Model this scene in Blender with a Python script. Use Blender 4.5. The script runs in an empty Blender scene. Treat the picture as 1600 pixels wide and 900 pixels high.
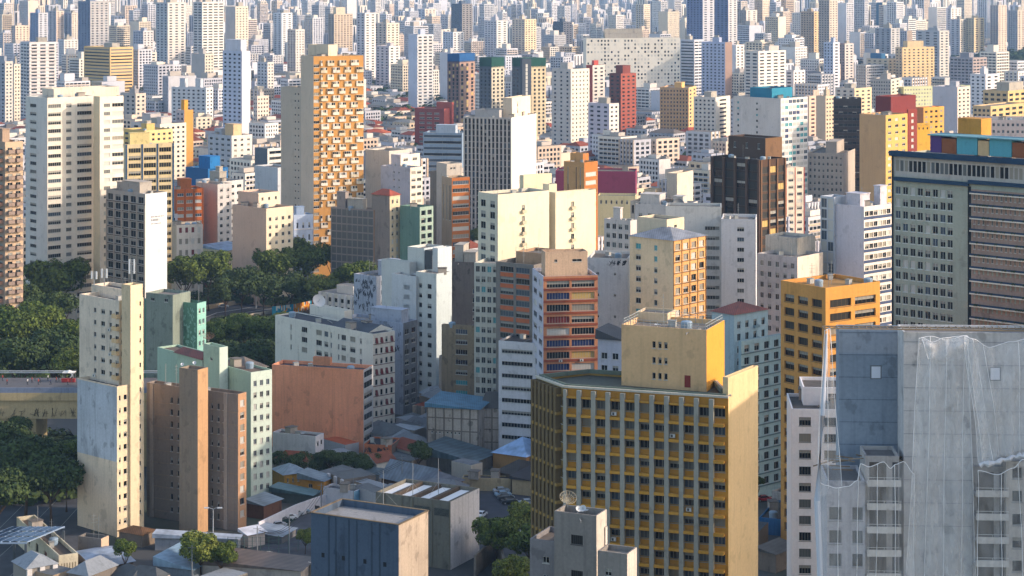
import bpy, math, random
from mathutils import Vector, Matrix

# ---------------------------------------------------------------- camera, light, exposure
S = bpy.context.scene
C = S.collection
R = math.radians
FP, CH, HZ = 3200.0, 130.0, -40.0        # focal length (photo pixels), eye height, horizon row

cam = bpy.data.objects.new('camera', bpy.data.cameras.new('camera'))
C.objects.link(cam)
cam.location = (0, 0, CH)
cam.rotation_euler = (R(90), 0, 0)
cam.data.sensor_width = 36
cam.data.lens = 72
cam.data.shift_y = -(450 - HZ) / 1600
cam.data.clip_start = 1
cam.data.clip_end = 60000
S.camera = cam

SUN_EL, SUN_AZ = 21.0, 98.0            # azimuth clockwise from +Y (the view direction)
sd = Vector((math.sin(R(SUN_AZ)) * math.cos(R(SUN_EL)), math.cos(R(SUN_AZ)) * math.cos(R(SUN_EL)), math.sin(R(SUN_EL))))
sun = bpy.data.objects.new('sun', bpy.data.lights.new('sun', 'SUN'))
C.objects.link(sun)
sun.data.energy = 2.0
sun.data.angle = R(0.5)
sun.data.color = (1.0, 0.82, 0.66)
sun.rotation_euler = sd.to_track_quat('Z', 'Y').to_euler()
W = bpy.data.worlds.new('World')
S.world = W
W.use_nodes = True
nt = W.node_tree
sky = nt.nodes.new('ShaderNodeTexSky')
sky.sky_type = 'NISHITA'
sky.sun_disc = False
sky.sun_elevation = R(SUN_EL)
sky.sun_rotation = R(SUN_AZ)
sky.air_density = 1.0
sky.dust_density = 1.5
sky.ozone_density = 0.2
nt.links.new(sky.outputs[0], nt.nodes['Background'].inputs[0])
nt.nodes['Background'].inputs[1].default_value = 0.15
S.view_settings.view_transform = 'Standard'
S.view_settings.look = 'None'
S.view_settings.exposure = 1.15
S.view_settings.gamma = 1
S.view_settings.use_curve_mapping = False
S.cycles.max_bounces = 5
S.cycles.diffuse_bounces = 2
S.cycles.glossy_bounces = 2
S.cycles.transparent_max_bounces = 8
S.cycles.volume_bounces = 0
S.cycles.caustics_reflective = False
S.cycles.caustics_refractive = False

# ---------------------------------------------------------------- helpers: colour, materials
rnd = random.Random(7)

def lin(h):
    h = h.lstrip('#')
    o = []
    for i in (0, 2, 4):
        v = int(h[i:i + 2], 16) / 255
        o.append(v / 12.92 if v < .04045 else ((v + .055) / 1.055) ** 2.4)
    return tuple(o) + (1,)

_mats = {}

def nmat(key):
    m = bpy.data.materials.new(key)
    m.use_nodes = True
    t = m.node_tree
    return m, t, t.nodes['Principled BSDF']

def wall(h, dirt=.35, bump=True):
    """painted render or concrete: blotches, rain streaks and fine grain, all fixed to the wall"""
    k = ('w', h, dirt)
    if k in _mats: return _mats[k]
    m, t, p = nmat('paint ' + h)
    N, L = t.nodes.new, t.links.new
    g = N('ShaderNodeNewGeometry')
    def noise(scale, sc3, det=4):
        mp = N('ShaderNodeMapping'); mp.inputs['Scale'].default_value = sc3
        L(g.outputs['Position'], mp.inputs[0])
        n = N('ShaderNodeTexNoise'); n.inputs['Scale'].default_value = scale; n.inputs['Detail'].default_value = det
        L(mp.outputs[0], n.inputs['Vector'])
        return n.outputs[0]
    def ramp(src, a, b, lo, hi):
        r = N('ShaderNodeMapRange'); r.inputs[1].default_value = a; r.inputs[2].default_value = b
        r.inputs[3].default_value = lo; r.inputs[4].default_value = hi
        L(src, r.inputs[0]); return r.outputs[0]
    a = ramp(noise(.09, (1, 1, 1)), .35, .7, 1.08, 1.02 - .25 * dirt)
    b = ramp(noise(1.7, (1, 1, .045)), .5, .8, 1.03, 1 - .38 * dirt)
    c = ramp(noise(2.2, (1, 1, 1), 5), .3, .75, 1.08, 1 - .16 * dirt)
    e = ramp(noise(.45, (1, 1, .8), 9), .6, .66, 1.02, 1 - .42 * dirt)
    e2 = ramp(noise(.22, (1, 1, .35), 7), .62, .7, 1.0, 1 - .5 * dirt)
    def mul(x, y):
        q = N('ShaderNodeMath'); q.operation = 'MULTIPLY'; L(x, q.inputs[0]); L(y, q.inputs[1]); return q.outputs[0]
    v = mul(mul(mul(a, b), mul(c, e)), e2)
    mx = N('ShaderNodeVectorMath'); mx.operation = 'SCALE'
    l3 = lin(h); lum = .3 * l3[0] + .6 * l3[1] + .1 * l3[2]
    mx.inputs[0].default_value = [q * w * (1 - .3 * lum) for q, w in zip(l3, (1.04, .985, .95))]
    L(v, mx.inputs['Scale'])
    L(mx.outputs[0], p.inputs['Base Color'])
    p.inputs['Roughness'].default_value = .85
    p.inputs['Specular IOR Level'].default_value = .25
    _mats[k] = m
    return m

def flat(h, rough=.6, metal=0., spec=.4, name=None):
    k = ('f', h, rough, metal)
    if k in _mats: return _mats[k]
    m, t, p = nmat(name or 'plain ' + h)
    p.inputs['Base Color'].default_value = lin(h)
    p.inputs['Roughness'].default_value = rough
    p.inputs['Metallic'].default_value = metal
    p.inputs['Specular IOR Level'].default_value = spec
    _mats[k] = m
    return m

def ridged(h, period=.9, depth=.25, rough=.6, along=(1, 0, 0), dirt=.4):
    """corrugated or tiled roofing: stripes across the slope plus stained patches"""
    k = ('r', h, period, depth, along)
    if k in _mats: return _mats[k]
    m, t, p = nmat('roofing ' + h)
    N, L = t.nodes.new, t.links.new
    g = N('ShaderNodeNewGeometry')
    d = N('ShaderNodeVectorMath'); d.operation = 'DOT_PRODUCT'
    d.inputs[1].default_value = along
    L(g.outputs['Position'], d.inputs[0])
    s = N('ShaderNodeMath'); s.operation = 'MULTIPLY'; s.inputs[1].default_value = 6.2832 / period
    L(d.outputs['Value'], s.inputs[0])
    w = N('ShaderNodeMath'); w.operation = 'SINE'; L(s.outputs[0], w.inputs[0])
    r = N('ShaderNodeMapRange'); r.inputs[1].default_value = -1; r.inputs[2].default_value = 1
    r.inputs[3].default_value = 1 - depth; r.inputs[4].default_value = 1.0
    L(w.outputs[0], r.inputs[0])
    n = N('ShaderNodeTexNoise'); n.inputs['Scale'].default_value = .35; n.inputs['Detail'].default_value = 6
    L(g.outputs['Position'], n.inputs['Vector'])
    r2 = N('ShaderNodeMapRange'); r2.inputs[1].default_value = .4; r2.inputs[2].default_value = .7
    r2.inputs[3].default_value = 1.08; r2.inputs[4].default_value = 1 - dirt
    L(n.outputs[0], r2.inputs[0])
    q = N('ShaderNodeMath'); q.operation = 'MULTIPLY'; L(r.outputs[0], q.inputs[0]); L(r2.outputs[0], q.inputs[1])
    mx = N('ShaderNodeVectorMath'); mx.operation = 'SCALE'; mx.inputs[0].default_value = lin(h)[:3]
    L(q.outputs[0], mx.inputs['Scale']); L(mx.outputs[0], p.inputs['Base Color'])
    p.inputs['Roughness'].default_value = rough
    _mats[k] = m
    return m

GL_ = {'d': ('#0c0e10', .12), 'e': ('#15191d', .15), 'm': ('#25282b', .2), 'b': ('#3f4b58', .15), 'c': ('#8a8275', .35),  # b: bluish pane, the sky's reflection put into the colour
       'w': ('#b9b6af', .5), 'g': ('#565857', .4), 't': ('#3f8f95', .3), 'n': ('#0b0c0d', .4), 'r': ('#6d1d1c', .5),
       'y': ('#b89a5a', .4), 'p': ('#1f2c58', .3)}
def glass(c): return flat(GL_[c][0], GL_[c][1], 0, .35, 'window glass ' + c)

# ---------------------------------------------------------------- helpers: meshes and objects
class MB:
    def __init__(s): s.v = []; s.f = []; s.m = []; s.ms = []; s.ix = {}
    def slot(s, mat):
        i = s.ix.get(mat.name)
        if i is None: i = s.ix[mat.name] = len(s.ms); s.ms.append(mat)
        return i
    def face(s, pts, mat):
        n = len(s.v); s.v.extend(tuple(p) for p in pts); s.f.append(tuple(range(n, n + len(pts)))); s.m.append(s.slot(mat))
    def box(s, x0, x1, y0, y1, z0, z1, mat, top=None, bottom=True):
        a, b, c, d = (x0, y0), (x1, y0), (x1, y1), (x0, y1)
        s.prism([a, b, c, d], z0, z1, mat, top or mat, bottom)
    def prism(s, poly, z0, z1, mat, top=None, bottom=True):
        n = len(poly)
        for i in range(n):
            p, q = poly[i], poly[(i + 1) % n]
            s.face([(p[0], p[1], z0), (q[0], q[1], z0), (q[0], q[1], z1), (p[0], p[1], z1)], mat)
        if top is not False: s.face([(p[0], p[1], z1) for p in poly], top or mat)
        if bottom: s.face([(p[0], p[1], z0) for p in reversed(poly)], mat)
    def bar(s, a, b, w, mat, h=None):
        """square bar between two points"""
        a, b = Vector(a), Vector(b); d = (b - a).normalized()
        u = d.cross(Vector((0, 0, 1)))
        if u.length < .01: u = Vector((1, 0, 0))
        u = u.normalized() * w / 2; v = d.cross(u).normalized() * (h or w) / 2
        r = [u + v, v - u, -u - v, u - v]
        for i in range(4):
            p, q = r[i], r[(i + 1) % 4]
            s.face([a + q, a + p, b + p, b + q], mat)
        s.face([a + x for x in r], mat); s.face([b + x for x in reversed(r)], mat)
    def tube(s, pts, rad, mat, n=6):
        pts = [Vector(p) for p in pts]
        rings = []
        for i, p in enumerate(pts):
            d = (pts[min(i + 1, len(pts) - 1)] - pts[max(i - 1, 0)]).normalized()
            u = d.cross(Vector((0, 0, 1)))
            if u.length < .05: u = d.cross(Vector((1, 0, 0)))
            u.normalize(); v = d.cross(u)
            rr = rad[i] if isinstance(rad, (list, tuple)) else rad
            rings.append([p + (u * math.cos(6.2832 * k / n) + v * math.sin(6.2832 * k / n)) * rr for k in range(n)])
        for a, b in zip(rings, rings[1:]):
            for k in range(n):
                s.face([a[k], a[(k + 1) % n], b[(k + 1) % n], b[k]], mat)
        s.face(rings[0][::-1], mat); s.face(rings[-1], mat)
    def lathe(s, prof, mat, c=(0, 0, 0), n=12):
        rg = [[(c[0] + r * math.cos(6.2832 * k / n), c[1] + r * math.sin(6.2832 * k / n), c[2] + z) for k in range(n)] for r, z in prof]
        for a, b in zip(rg, rg[1:]):
            for k in range(n):
                s.face([a[k], a[(k + 1) % n], b[(k + 1) % n], b[k]], mat)
    def mesh(s, name):
        me = bpy.data.meshes.new(name)
        me.from_pydata(s.v, [], s.f)
        for m in s.ms: me.materials.append(m)
        me.polygons.foreach_set('material_index', s.m)
        me.update()
        return me
    def build(s, name, parent=None, loc=(0, 0, 0), smooth=False):
        me = s.mesh(name)
        if smooth: me.polygons.foreach_set('use_smooth', [True] * len(s.f))
        return link(name, me, parent, loc)

def link(name, me, parent=None, loc=(0, 0, 0), rz=0.):
    o = bpy.data.objects.new(name, me); C.objects.link(o)
    o.location = loc
    if rz: o.rotation_euler = (0, 0, rz)
    if parent: o.parent = parent
    return o

def tag(o, label=None, cat=None, group=None, kind=None):
    if label: o['label'] = label
    if cat: o['category'] = cat
    if group: o['group'] = group
    if kind: o['kind'] = kind
    return o

def empty(name, loc, label, cat, group=None, rz=0.):
    o = link(name, None, None, loc, rz)
    o.empty_display_size = 1
    return tag(o, label, cat, group)

def dup(o, loc=None, rz=None, label=None, parent=None):
    c = o.copy(); C.objects.link(c); c.parent = parent
    if loc is not None: c.location = loc
    if rz is not None: c.rotation_euler = (0, 0, rz)
    if label: c['label'] = label
    for ch in o.children: dup(ch, parent=c)
    return c

def DY(yb): return FP * CH / (yb - HZ)                 # distance of a point on the ground seen at row yb
def PX(px, D): return (px - 800) / FP * D
def ZY(py, D): return CH - (py - HZ) * D / FP
def gp(px, py, z=0.):                                   # ground (or height z) point seen at a pixel
    D = FP * (CH - z) / (py - HZ); return (PX(px, D), D)

# ---------------------------------------------------------------- facades
def G(n=4, w=.5, h=1.4, fh=3., top=1.5, m=.3, pal='dddemmbgc', rec=.2, band=None, pier=None, span=None, xs=None, rows=99,
      bal=None, mull=1, fr='#b9b7b0', low=None, awn=0, skip=0, z0=2., base=None, air=0):
    return dict(n=n, w=w, h=h, fh=fh, top=top, m=m, pal=pal, rec=rec, band=band, pier=pier, span=span, xs=xs, rows=rows, bal=bal,
                mull=mull, fr=fr, low=low, awn=awn, skip=skip, z0=z0, air=air)

_win = {}; _pane = {}
def window_mesh(w, h, c, fr, mull, blind, awn, rec):
    k = (round(w, 1), round(h, 1), c, fr, mull, blind, awn, rec)
    if k in _win: return _win[k]
    w, h = k[0], k[1]
    b = MB(); g = glass(c); f = flat(fr, .5); pb = MB()
    y = rec - .03
    pb.face([(-w / 2 - .06, y, -h / 2 - .06), (w / 2 + .06, y, -h / 2 - .06), (w / 2 + .06, y, h / 2 + .06), (-w / 2 - .06, y, h / 2 + .06)], g)
    y -= .05; q = .07
    def rect(x0, x1, z0, z1, yy, mt): b.face([(x0, yy, z0), (x1, yy, z0), (x1, yy, z1), (x0, yy, z1)], mt)
    rect(-w / 2, w / 2, -h / 2, -h / 2 + q, y, f); rect(-w / 2, w / 2, h / 2 - q, h / 2, y, f)
    rect(-w / 2, -w / 2 + q, -h / 2 + q, h / 2 - q, y, f); rect(w / 2 - q, w / 2, -h / 2 + q, h / 2 - q, y, f)
    for i in range(mull):
        x = -w / 2 + w * (i + 1) / (mull + 1)
        rect(x - .035, x + .035, -h / 2 + q, h / 2 - q, y, f)
    if blind:
        rect(-w / 2 + q, w / 2 - q, h / 2 - q - (h - 2 * q) * blind, h / 2 - q, y + .02, flat('#8f8b82' if awn == 0 else '#7a2320', .7))
    if awn:
        s = h * .5; mt = flat('#6a1c1b' if awn == 1 else '#a9aaa6', .6)
        b.face([(-w / 2, -.42, -h / 2), (w / 2, -.42, -h / 2), (w / 2, .02, h / 2 - .1), (-w / 2, .02, h / 2 - .1)], mt)
        b.face([(w / 2, -.41, -h / 2), (-w / 2, -.41, -h / 2), (-w / 2, .03, h / 2 - .1), (w / 2, .03, h / 2 - .1)], mt)
    # sill
    sw = w / 2 + .1
    b.box(-sw, sw, -.09, -.004, -h / 2 - .13, -h / 2 - .03, f)
    _win[k] = b.mesh('window'); _pane[_win[k].name] = pb.mesh('pane')
    return _win[k]

_bal = {}
def balcony_mesh(w, d, h, mat, rail=None):
    k = (round(w, 1), d, h, mat.name, rail)
    if k in _bal: return _bal[k]
    b = MB(); w = k[0]
    b.box(-w / 2, w / 2, -d, -.003, -.15, 0, mat)
    if rail:
        r = flat(rail, .5)
        b.box(-w / 2, w / 2, -d, -d + .05, h - .06, h, r)
        n = max(2, int(w / .5))
        for i in range(n + 1):
            x = -w / 2 + .03 + (w - .06) * i / n
            b.box(x - .025, x + .025, -d + .005, -d + .045, .003, h - .063, r)
        for x in (-w / 2, w / 2 - .05): b.box(x, x + .05, -d + .053, -.01, h - .06, h, r)
    else:
        b.box(-w / 2, w / 2, -d, -d + .12, .003, h, mat)
        for x in (-w / 2, w / 2 - .12): b.box(x, x + .12, -d + .123, -.01, .003, h, mat)
    _bal[k] = b.mesh('balcony')
    return _bal[k]

_ac = []
def ac_mesh():
    if not _ac:
        b = MB(); m = flat('#c8c8c4', .5)
        b.box(-.45, .45, -.42, -.01, -.3, .3, m)
        b.lathe([(.22, 0), (.2, .02)], flat('#2a2a2a', .6), (0, 0, 0), 10)
        b.face([(-.25, -.425, -.22), (.1, -.425, -.22), (.1, -.425, .22), (-.25, -.425, .22)], flat('#3a3a3a', .6))
        _ac.append(b.mesh('air_conditioner'))
    return _ac[0]

def facade(mb, p0, p1, z0, z1, spec, mat, near, out, rg, zrail=None):
    """wall from p0 to p1 (outside on the right hand side); out collects (mesh name, mesh, pos, rz) of window/balcony parts"""
    p0, p1 = Vector(p0), Vector(p1)
    d = p1 - p0; Ln = d.length; d = d / Ln; nrm = Vector((d.y, -d.x)); rz = math.atan2(d.y, d.x)
    def P(s, z, o=0.): q = p0 + d * s + nrm * o; return (q.x, q.y, z)
    def quad(s0, s1, a, b, mt, o=0.):
        if s1 - s0 > .001 and b - a > .001: mb.face([P(s0, a, o), P(s1, a, o), P(s1, b, o), P(s0, b, o)], mt)
    def slab(s0, s1, a, b, o0, o1, mt):
        quad(s0, s1, a, b, mt, o1)
        mb.face([P(s0, b, o1), P(s1, b, o1), P(s1, b, o0), P(s0, b, o0)], mt)
        mb.face([P(s1, a, o1), P(s0, a, o1), P(s0, a, o0), P(s1, a, o0)], mt)
        mb.face([P(s0, a, o0), P(s0, a, o1), P(s0, b, o1), P(s0, b, o0)], mt)
        mb.face([P(s1, a, o1), P(s1, a, o0), P(s1, b, o0), P(s1, b, o1)], mt)
    if not spec:
        quad(0, Ln, z0, z1, mat); return
    sp = spec
    if sp['xs']:
        cols = [(f * Ln - w / 2, f * Ln + w / 2) for f, w in sp['xs']]
    else:
        m = min(sp['m'], Ln * .2); bw = (Ln - 2 * m) / sp['n']; ww = bw * sp['w']
        cols = [(m + bw * (i + .5) - ww / 2, m + bw * (i + .5) + ww / 2) for i in range(sp['n'])]
    cols = [(max(.05, a), min(Ln - .05, b)) for a, b in cols if b > .1 and a < Ln - .1]
    rows = []; z = z1 - sp['top']
    while z - sp['h'] > z0 + sp['z0'] and len(rows) < sp['rows']:
        rows.append((z - sp['h'], z)); z -= sp['fh']
    zt = z1; lowm = wall(sp['low'][1]) if sp['low'] else None; lowz = sp['low'][0] if sp['low'] else -1
    spm = wall(sp['span'], .3) if sp['span'] else None
    for ri, (a, b) in enumerate(rows):
        quad(0, Ln, b, zt, mat)
        s = 0
        for ci, (x0, x1) in enumerate(cols):
            if rg.random() < sp['skip']: continue
            quad(s, x0, a, b, mat)
            s = x1
            c = rg.choice(sp['pal'])
            if near:
                r = sp['rec']
                mb.face([P(x0, a, -r), P(x0, a), P(x0, b), P(x0, b, -r)][::-1], mat)
                mb.face([P(x1, a), P(x1, a, -r), P(x1, b, -r), P(x1, b)][::-1], mat)
                mb.face([P(x0, a), P(x0, a, -r), P(x1, a, -r), P(x1, a)][::-1], mat)
                mb.face([P(x0, b, -r), P(x0, b), P(x1, b), P(x1, b, -r)][::-1], mat)
                bl = rg.choice((0, 0, .35, .5)) if c in 'dem' else 0
                aw = 0
                if sp['awn'] and rg.random() < sp['awn'] % 1: aw = int(sp['awn']) or 1
                me = window_mesh(x1 - x0, b - a, c, sp['fr'], sp['mull'], bl, aw, r)
                out.append(('window', me, P((x0 + x1) / 2, (a + b) / 2), rz))
                if sp['air'] and rg.random() < sp['air']:
                    out.append(('air_conditioner', ac_mesh(), P((x0 + x1) / 2 + rg.uniform(-.3, .3) * (x1 - x0), a - .55, 0), rz))
            else:
                quad(x0, x1, a, b, glass(c), -.02)
            if spm: quad(x0 + .02, x1 - .02, a - (sp['fh'] - sp['h']) + .25, a - .16, spm, .035)
            if sp['bal'] and (sp['bal'].get('every', 1) == 1 or (ci in sp['bal'].get('cols', ()))):
                bb = sp['bal']; bw = (x1 - x0) + bb.get('ex', .5)
                me = balcony_mesh(bw, bb.get('d', 1.), bb.get('h', .95), wall(bb['c'], .3), bb.get('rail'))
                if near: out.append(('balcony', me, P((x0 + x1) / 2, a - .2), rz))
                else:
                    xm = (x0 + x1) / 2
                    slab(xm - bw / 2, xm + bw / 2, a - .3, a - .2 + bb.get('h', .95), 0, bb.get('d', 1.), wall(bb['c'], .3))
        quad(s, Ln, a, b, mat)
        zt = a
    quad(0, Ln, z0, zt, mat)
    if sp['band']:
        bc, bh, bo = sp['band'][:3]; bm = wall(bc, .35)
        for a, b in rows: slab(.0, Ln, a - .16 - bh, a - .16, 0, bo, bm)
        if rows and sp['band'][3:]: slab(0, Ln, rows[0][1] + .1, rows[0][1] + .1 + bh, 0, bo, bm)
    if sp['pier']:
        pc, pw, po = sp['pier'][:3]; pm = wall(pc, .35)
        edges = [0] + [(cols[i][1] + cols[i + 1][0]) / 2 for i in range(len(cols) - 1)] + [Ln]
        for e in edges:
            e0 = min(max(e, pw / 2), Ln - pw / 2)
            slab(e0 - pw / 2, e0 + pw / 2, z0, z1 - (sp['pier'][3] if sp['pier'][3:] else .05), 0, po, pm)

# ---------------------------------------------------------------- buildings
HAND = []          # footprints (world) and heights of all hand placed buildings, for the infill to keep clear of
ROOFC = ('#6d6a66', '#7c7873', '#5c5a58', '#8a8782', '#6a625a')

def quadpoly(xl, xc, xr, D, th, dp=14.):
    th = R(th); cx = PX(xc, D); ct, st = math.cos(th), math.sin(th)
    kl = (xl - 800) / FP if xl is not None else 0; kr = (xr - 800) / FP if xr is not None else 0
    A = (cx - kl * D) / (ct + kl * st) if xl is not None else dp
    B = (kr * D - cx) / (st - kr * ct) if xr is not None else dp
    if not 0 < A < 130: print('A?', xl, xc, xr, D, A); A = dp
    if not 0 < B < 110: print('B?', xl, xc, xr, D, B); B = dp
    c = Vector((cx, D)); l = c + Vector((-ct, st)) * A; r = c + Vector((st, ct)) * B
    return [l, c, r, l + r - c]

def inset(poly, t):
    n = len(poly); out = []
    for i in range(n):
        a, b, c = poly[i - 1], poly[i], poly[(i + 1) % n]
        d1 = (b - a).normalized(); d2 = (c - b).normalized()
        n1 = Vector((-d1.y, d1.x)); n2 = Vector((-d2.y, d2.x))
        k = (n1 + n2); k = k / max(.2, k.dot(n1))
        out.append(b + k * t)
    return out

def block(root, name, poly, z0, z1, cols, specs, near, rg, roof='flat', par=.8, rc=None, O=Vector((0, 0)), dirt=.35, ridge=None):
    """one block: walls with openings, parapet, roof.  cols/specs per edge (L, R, back, back)."""
    P = [p - O for p in poly]; n = len(P)
    mb = MB(); out = []
    for i in range(n):
        c = cols[min(i, len(cols) - 1)] if i < 2 else cols[-1]
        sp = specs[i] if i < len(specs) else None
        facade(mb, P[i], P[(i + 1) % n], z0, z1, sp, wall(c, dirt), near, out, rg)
    topc = rc if rc and not isinstance(rc, str) else wall(rc or ROOFC[int(rg.random() * 5)], .6)
    if roof == 'flat':
        I = inset(P, .25); wc = wall(cols[0], dirt)
        for i in range(n):
            j = (i + 1) % n
            mb.face([(P[i].x, P[i].y, z1), (P[j].x, P[j].y, z1), (I[j].x, I[j].y, z1), (I[i].x, I[i].y, z1)], wc)
            mb.face([(I[i].x, I[i].y, z1 - par), (I[i].x, I[i].y, z1), (I[j].x, I[j].y, z1), (I[j].x, I[j].y, z1 - par)], wc)
        rf = MB(); rf.face([(p.x, p.y, z1 - par) for p in I], topc)
        if name == 'wall': rf.build('roof', root)
    wo = mb.build(name, root)
    if roof == 'flat' and name != 'wall': rf.build('roof', wo)
    if roof in ('hip', 'gable', 'gableR', 'shed', 'pyr'):
        rb = MB(); e = inset(P, -.5); mt = rc if rc and not isinstance(rc, str) else ridged(rc or '#8c4a32', .5, .3)
        h = par
        e3 = [Vector((p.x, p.y, z1 + .02)) for p in e]
        if roof == 'shed':
            t = [e3[0] + Vector((0, 0, h)), e3[1], e3[2], e3[3] + Vector((0, 0, h))]
            rb.face([e3[0], e3[1], e3[2], e3[3]][::-1], mt)
            rb.face(t, mt)
            for i in range(4):
                j = (i + 1) % 4
                rb.face([e3[i], e3[j], t[j], t[i]], mt)
        else:
            if roof == 'gableR': e3 = e3[1:] + e3[:1]
            m0, m1 = (e3[0] + e3[3]) / 2, (e3[1] + e3[2]) / 2       # ridge runs along the left face
            if roof in ('hip', 'pyr'):
                f = .5 if roof == 'pyr' else min(.45, .5 * (e3[0] - e3[3]).length / (e3[0] - e3[1]).length)
                m0, m1 = m0.lerp(m1, f), m1.lerp(m0, min(f, .499))
            m0 = m0 + Vector((0, 0, h)); m1 = m1 + Vector((0, 0, h))
            rb.face([e3[0], e3[1], m1, m0], mt); rb.face([e3[2], e3[3], m0, m1], mt)
            wm = mt if roof in ('hip', 'pyr') else wall(cols[0], dirt)
            rb.face([e3[1], e3[2], m1], wm); rb.face([e3[3], e3[0], m0], wm)
            rb.face(e3[::-1], mt)
        rb.build('roof', root)
    return wo, out

def put_parts(root, out):
    n = {}; rest = {}
    for nm, me, pos, rz in out:
        n[nm] = n.get(nm, 0) + 1
        if n[nm] <= 100:
            o = link(nm, me, root, pos, rz)
            if me.name in _pane: link('pane', _pane[me.name], o)
        else: rest.setdefault(nm, []).append((me, pos, rz))
    for nm, L in rest.items():
        b = MB()
        for me, pos, rz in L:
            M = Matrix.Translation(pos) @ Matrix.Rotation(rz, 4, 'Z')
            vs = [M @ v.co for v in me.vertices]
            for p in me.polygons: b.face([vs[i] for i in p.vertices], me.materials[p.material_index])
            if me.name in _pane:
                pm = _pane[me.name]; b.face([M @ v.co for v in pm.vertices], pm.materials[0])
        o = b.build(nm, root); o['kind'] = 'stuff'

def roofbox(root, poly, u0, u1, v0, v1, z, h, col, name='lift_house', O=Vector((0, 0)), win=False, lid=True):
    l, c, r, k = [p - O for p in poly]
    ux, vx = l - c, r - c
    q = [c + ux * u1 + vx * v0, c + ux * u0 + vx * v0, c + ux * u0 + vx * v1, c + ux * u1 + vx * v1]
    b = MB(); wm = wall(col, .5)
    b.prism(q, z, z + h, wm, wall('#77736d', .6), False)
    if lid:
        e = inset(q, -.2)
        b.prism(e, z + h + .003, z + h + .2, wm)
    if win:
        d = (q[1] - q[0]); nn = Vector((d.y, -d.x)).normalized() * .03
        for f in (.25, .65):
            a = q[0] + d * f + nn; e = q[0] + d * (f + .15) + nn
            b.face([(a.x, a.y, z + h * .35), (e.x, e.y, z + h * .35), (e.x, e.y, z + h * .75), (a.x, a.y, z + h * .75)], glass('d'))
    return b.build(name, root)

def B(name, label, xl, xc, xr, yt, yb, th=42, cl='#e2ded4', cr=None, L=None, Rr=None, roof='flat', rb=None, d=None, par=.9, rc=None,
      near=None, clut=True, subs=(), dirt=.35, cat='building', group=None, dp=14., z0=0., extra=None):
    """a building read off the photo: left edge / near corner / right edge columns, row of the roof at the near corner, distance from the row
    of its foot (yb) or in metres (d), angle of the left face to the picture plane."""
    D = d or DY(yb)
    rg = random.Random(hash_(label))
    poly = quadpoly(xl, xc, xr, D, th, dp)
    O = poly[1].copy()
    zt = ZY(yt, D)
    root = empty(name, (O.x, O.y, 0), label, cat, group)
    if near is None: near = D < 960
    cr = cr or cl
    out = []
    HAND.append((poly, zt, D, root))
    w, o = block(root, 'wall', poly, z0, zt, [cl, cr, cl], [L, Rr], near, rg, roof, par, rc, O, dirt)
    out += o
    for s in subs:
        sD = D + s.get('dd', 0)
        sp = quadpoly(s.get('xl'), s['xc'], s.get('xr'), sD, s.get('th', th), s.get('dp', 10.))
        sz = ZY(s['yt'], sD)
        HAND.append((sp, sz, sD, root))
        c1 = s.get('cl', cl); c2 = s.get('cr', s.get('cl', cr))
        w, o = block(root, s.get('name', 'wing'), sp, s.get('z0', 0.), sz, [c1, c2, c1], [s.get('L'), s.get('R')], near, rg, s.get('roof', 'flat'),
                     s.get('par', .8), s.get('rc'), O, s.get('dirt', dirt))
        out += o
    if rb == 'a':
        rb = []
        u = rg.uniform(.15, .5); v = rg.uniform(.2, .5)
        rb.append((u, u + rg.uniform(.25, .4), v, v + rg.uniform(.25, .4), rg.uniform(2.5, 4.5)))
        if rg.random() < .6: rb.append((u + .05, u + .2, v + .05, v + .2, rb[0][4] + rg.uniform(1.5, 2.5)))
    if roof == 'flat':
        for q in rb or ():
            roofbox(root, poly, q[0], q[1], q[2], q[3], zt - par + .003, q[4] + par, q[5] if len(q) > 5 else (cl if rg.random() < .6 else '#a9a49a'), q[6] if len(q) > 6 else 'lift_house', O)
    if clut and D < 1300 and roof == 'flat': clutter(next((q for q in root.children if q.name.startswith('roof')), root), poly, zt - par, O, rg, D)
    put_parts(root, out)
    if extra: extra(root, poly, O, zt, D)
    return root

def hash_(s):
    h = 7
    for ch in s: h = (h * 131 + ord(ch)) % 1000003
    return h

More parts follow.
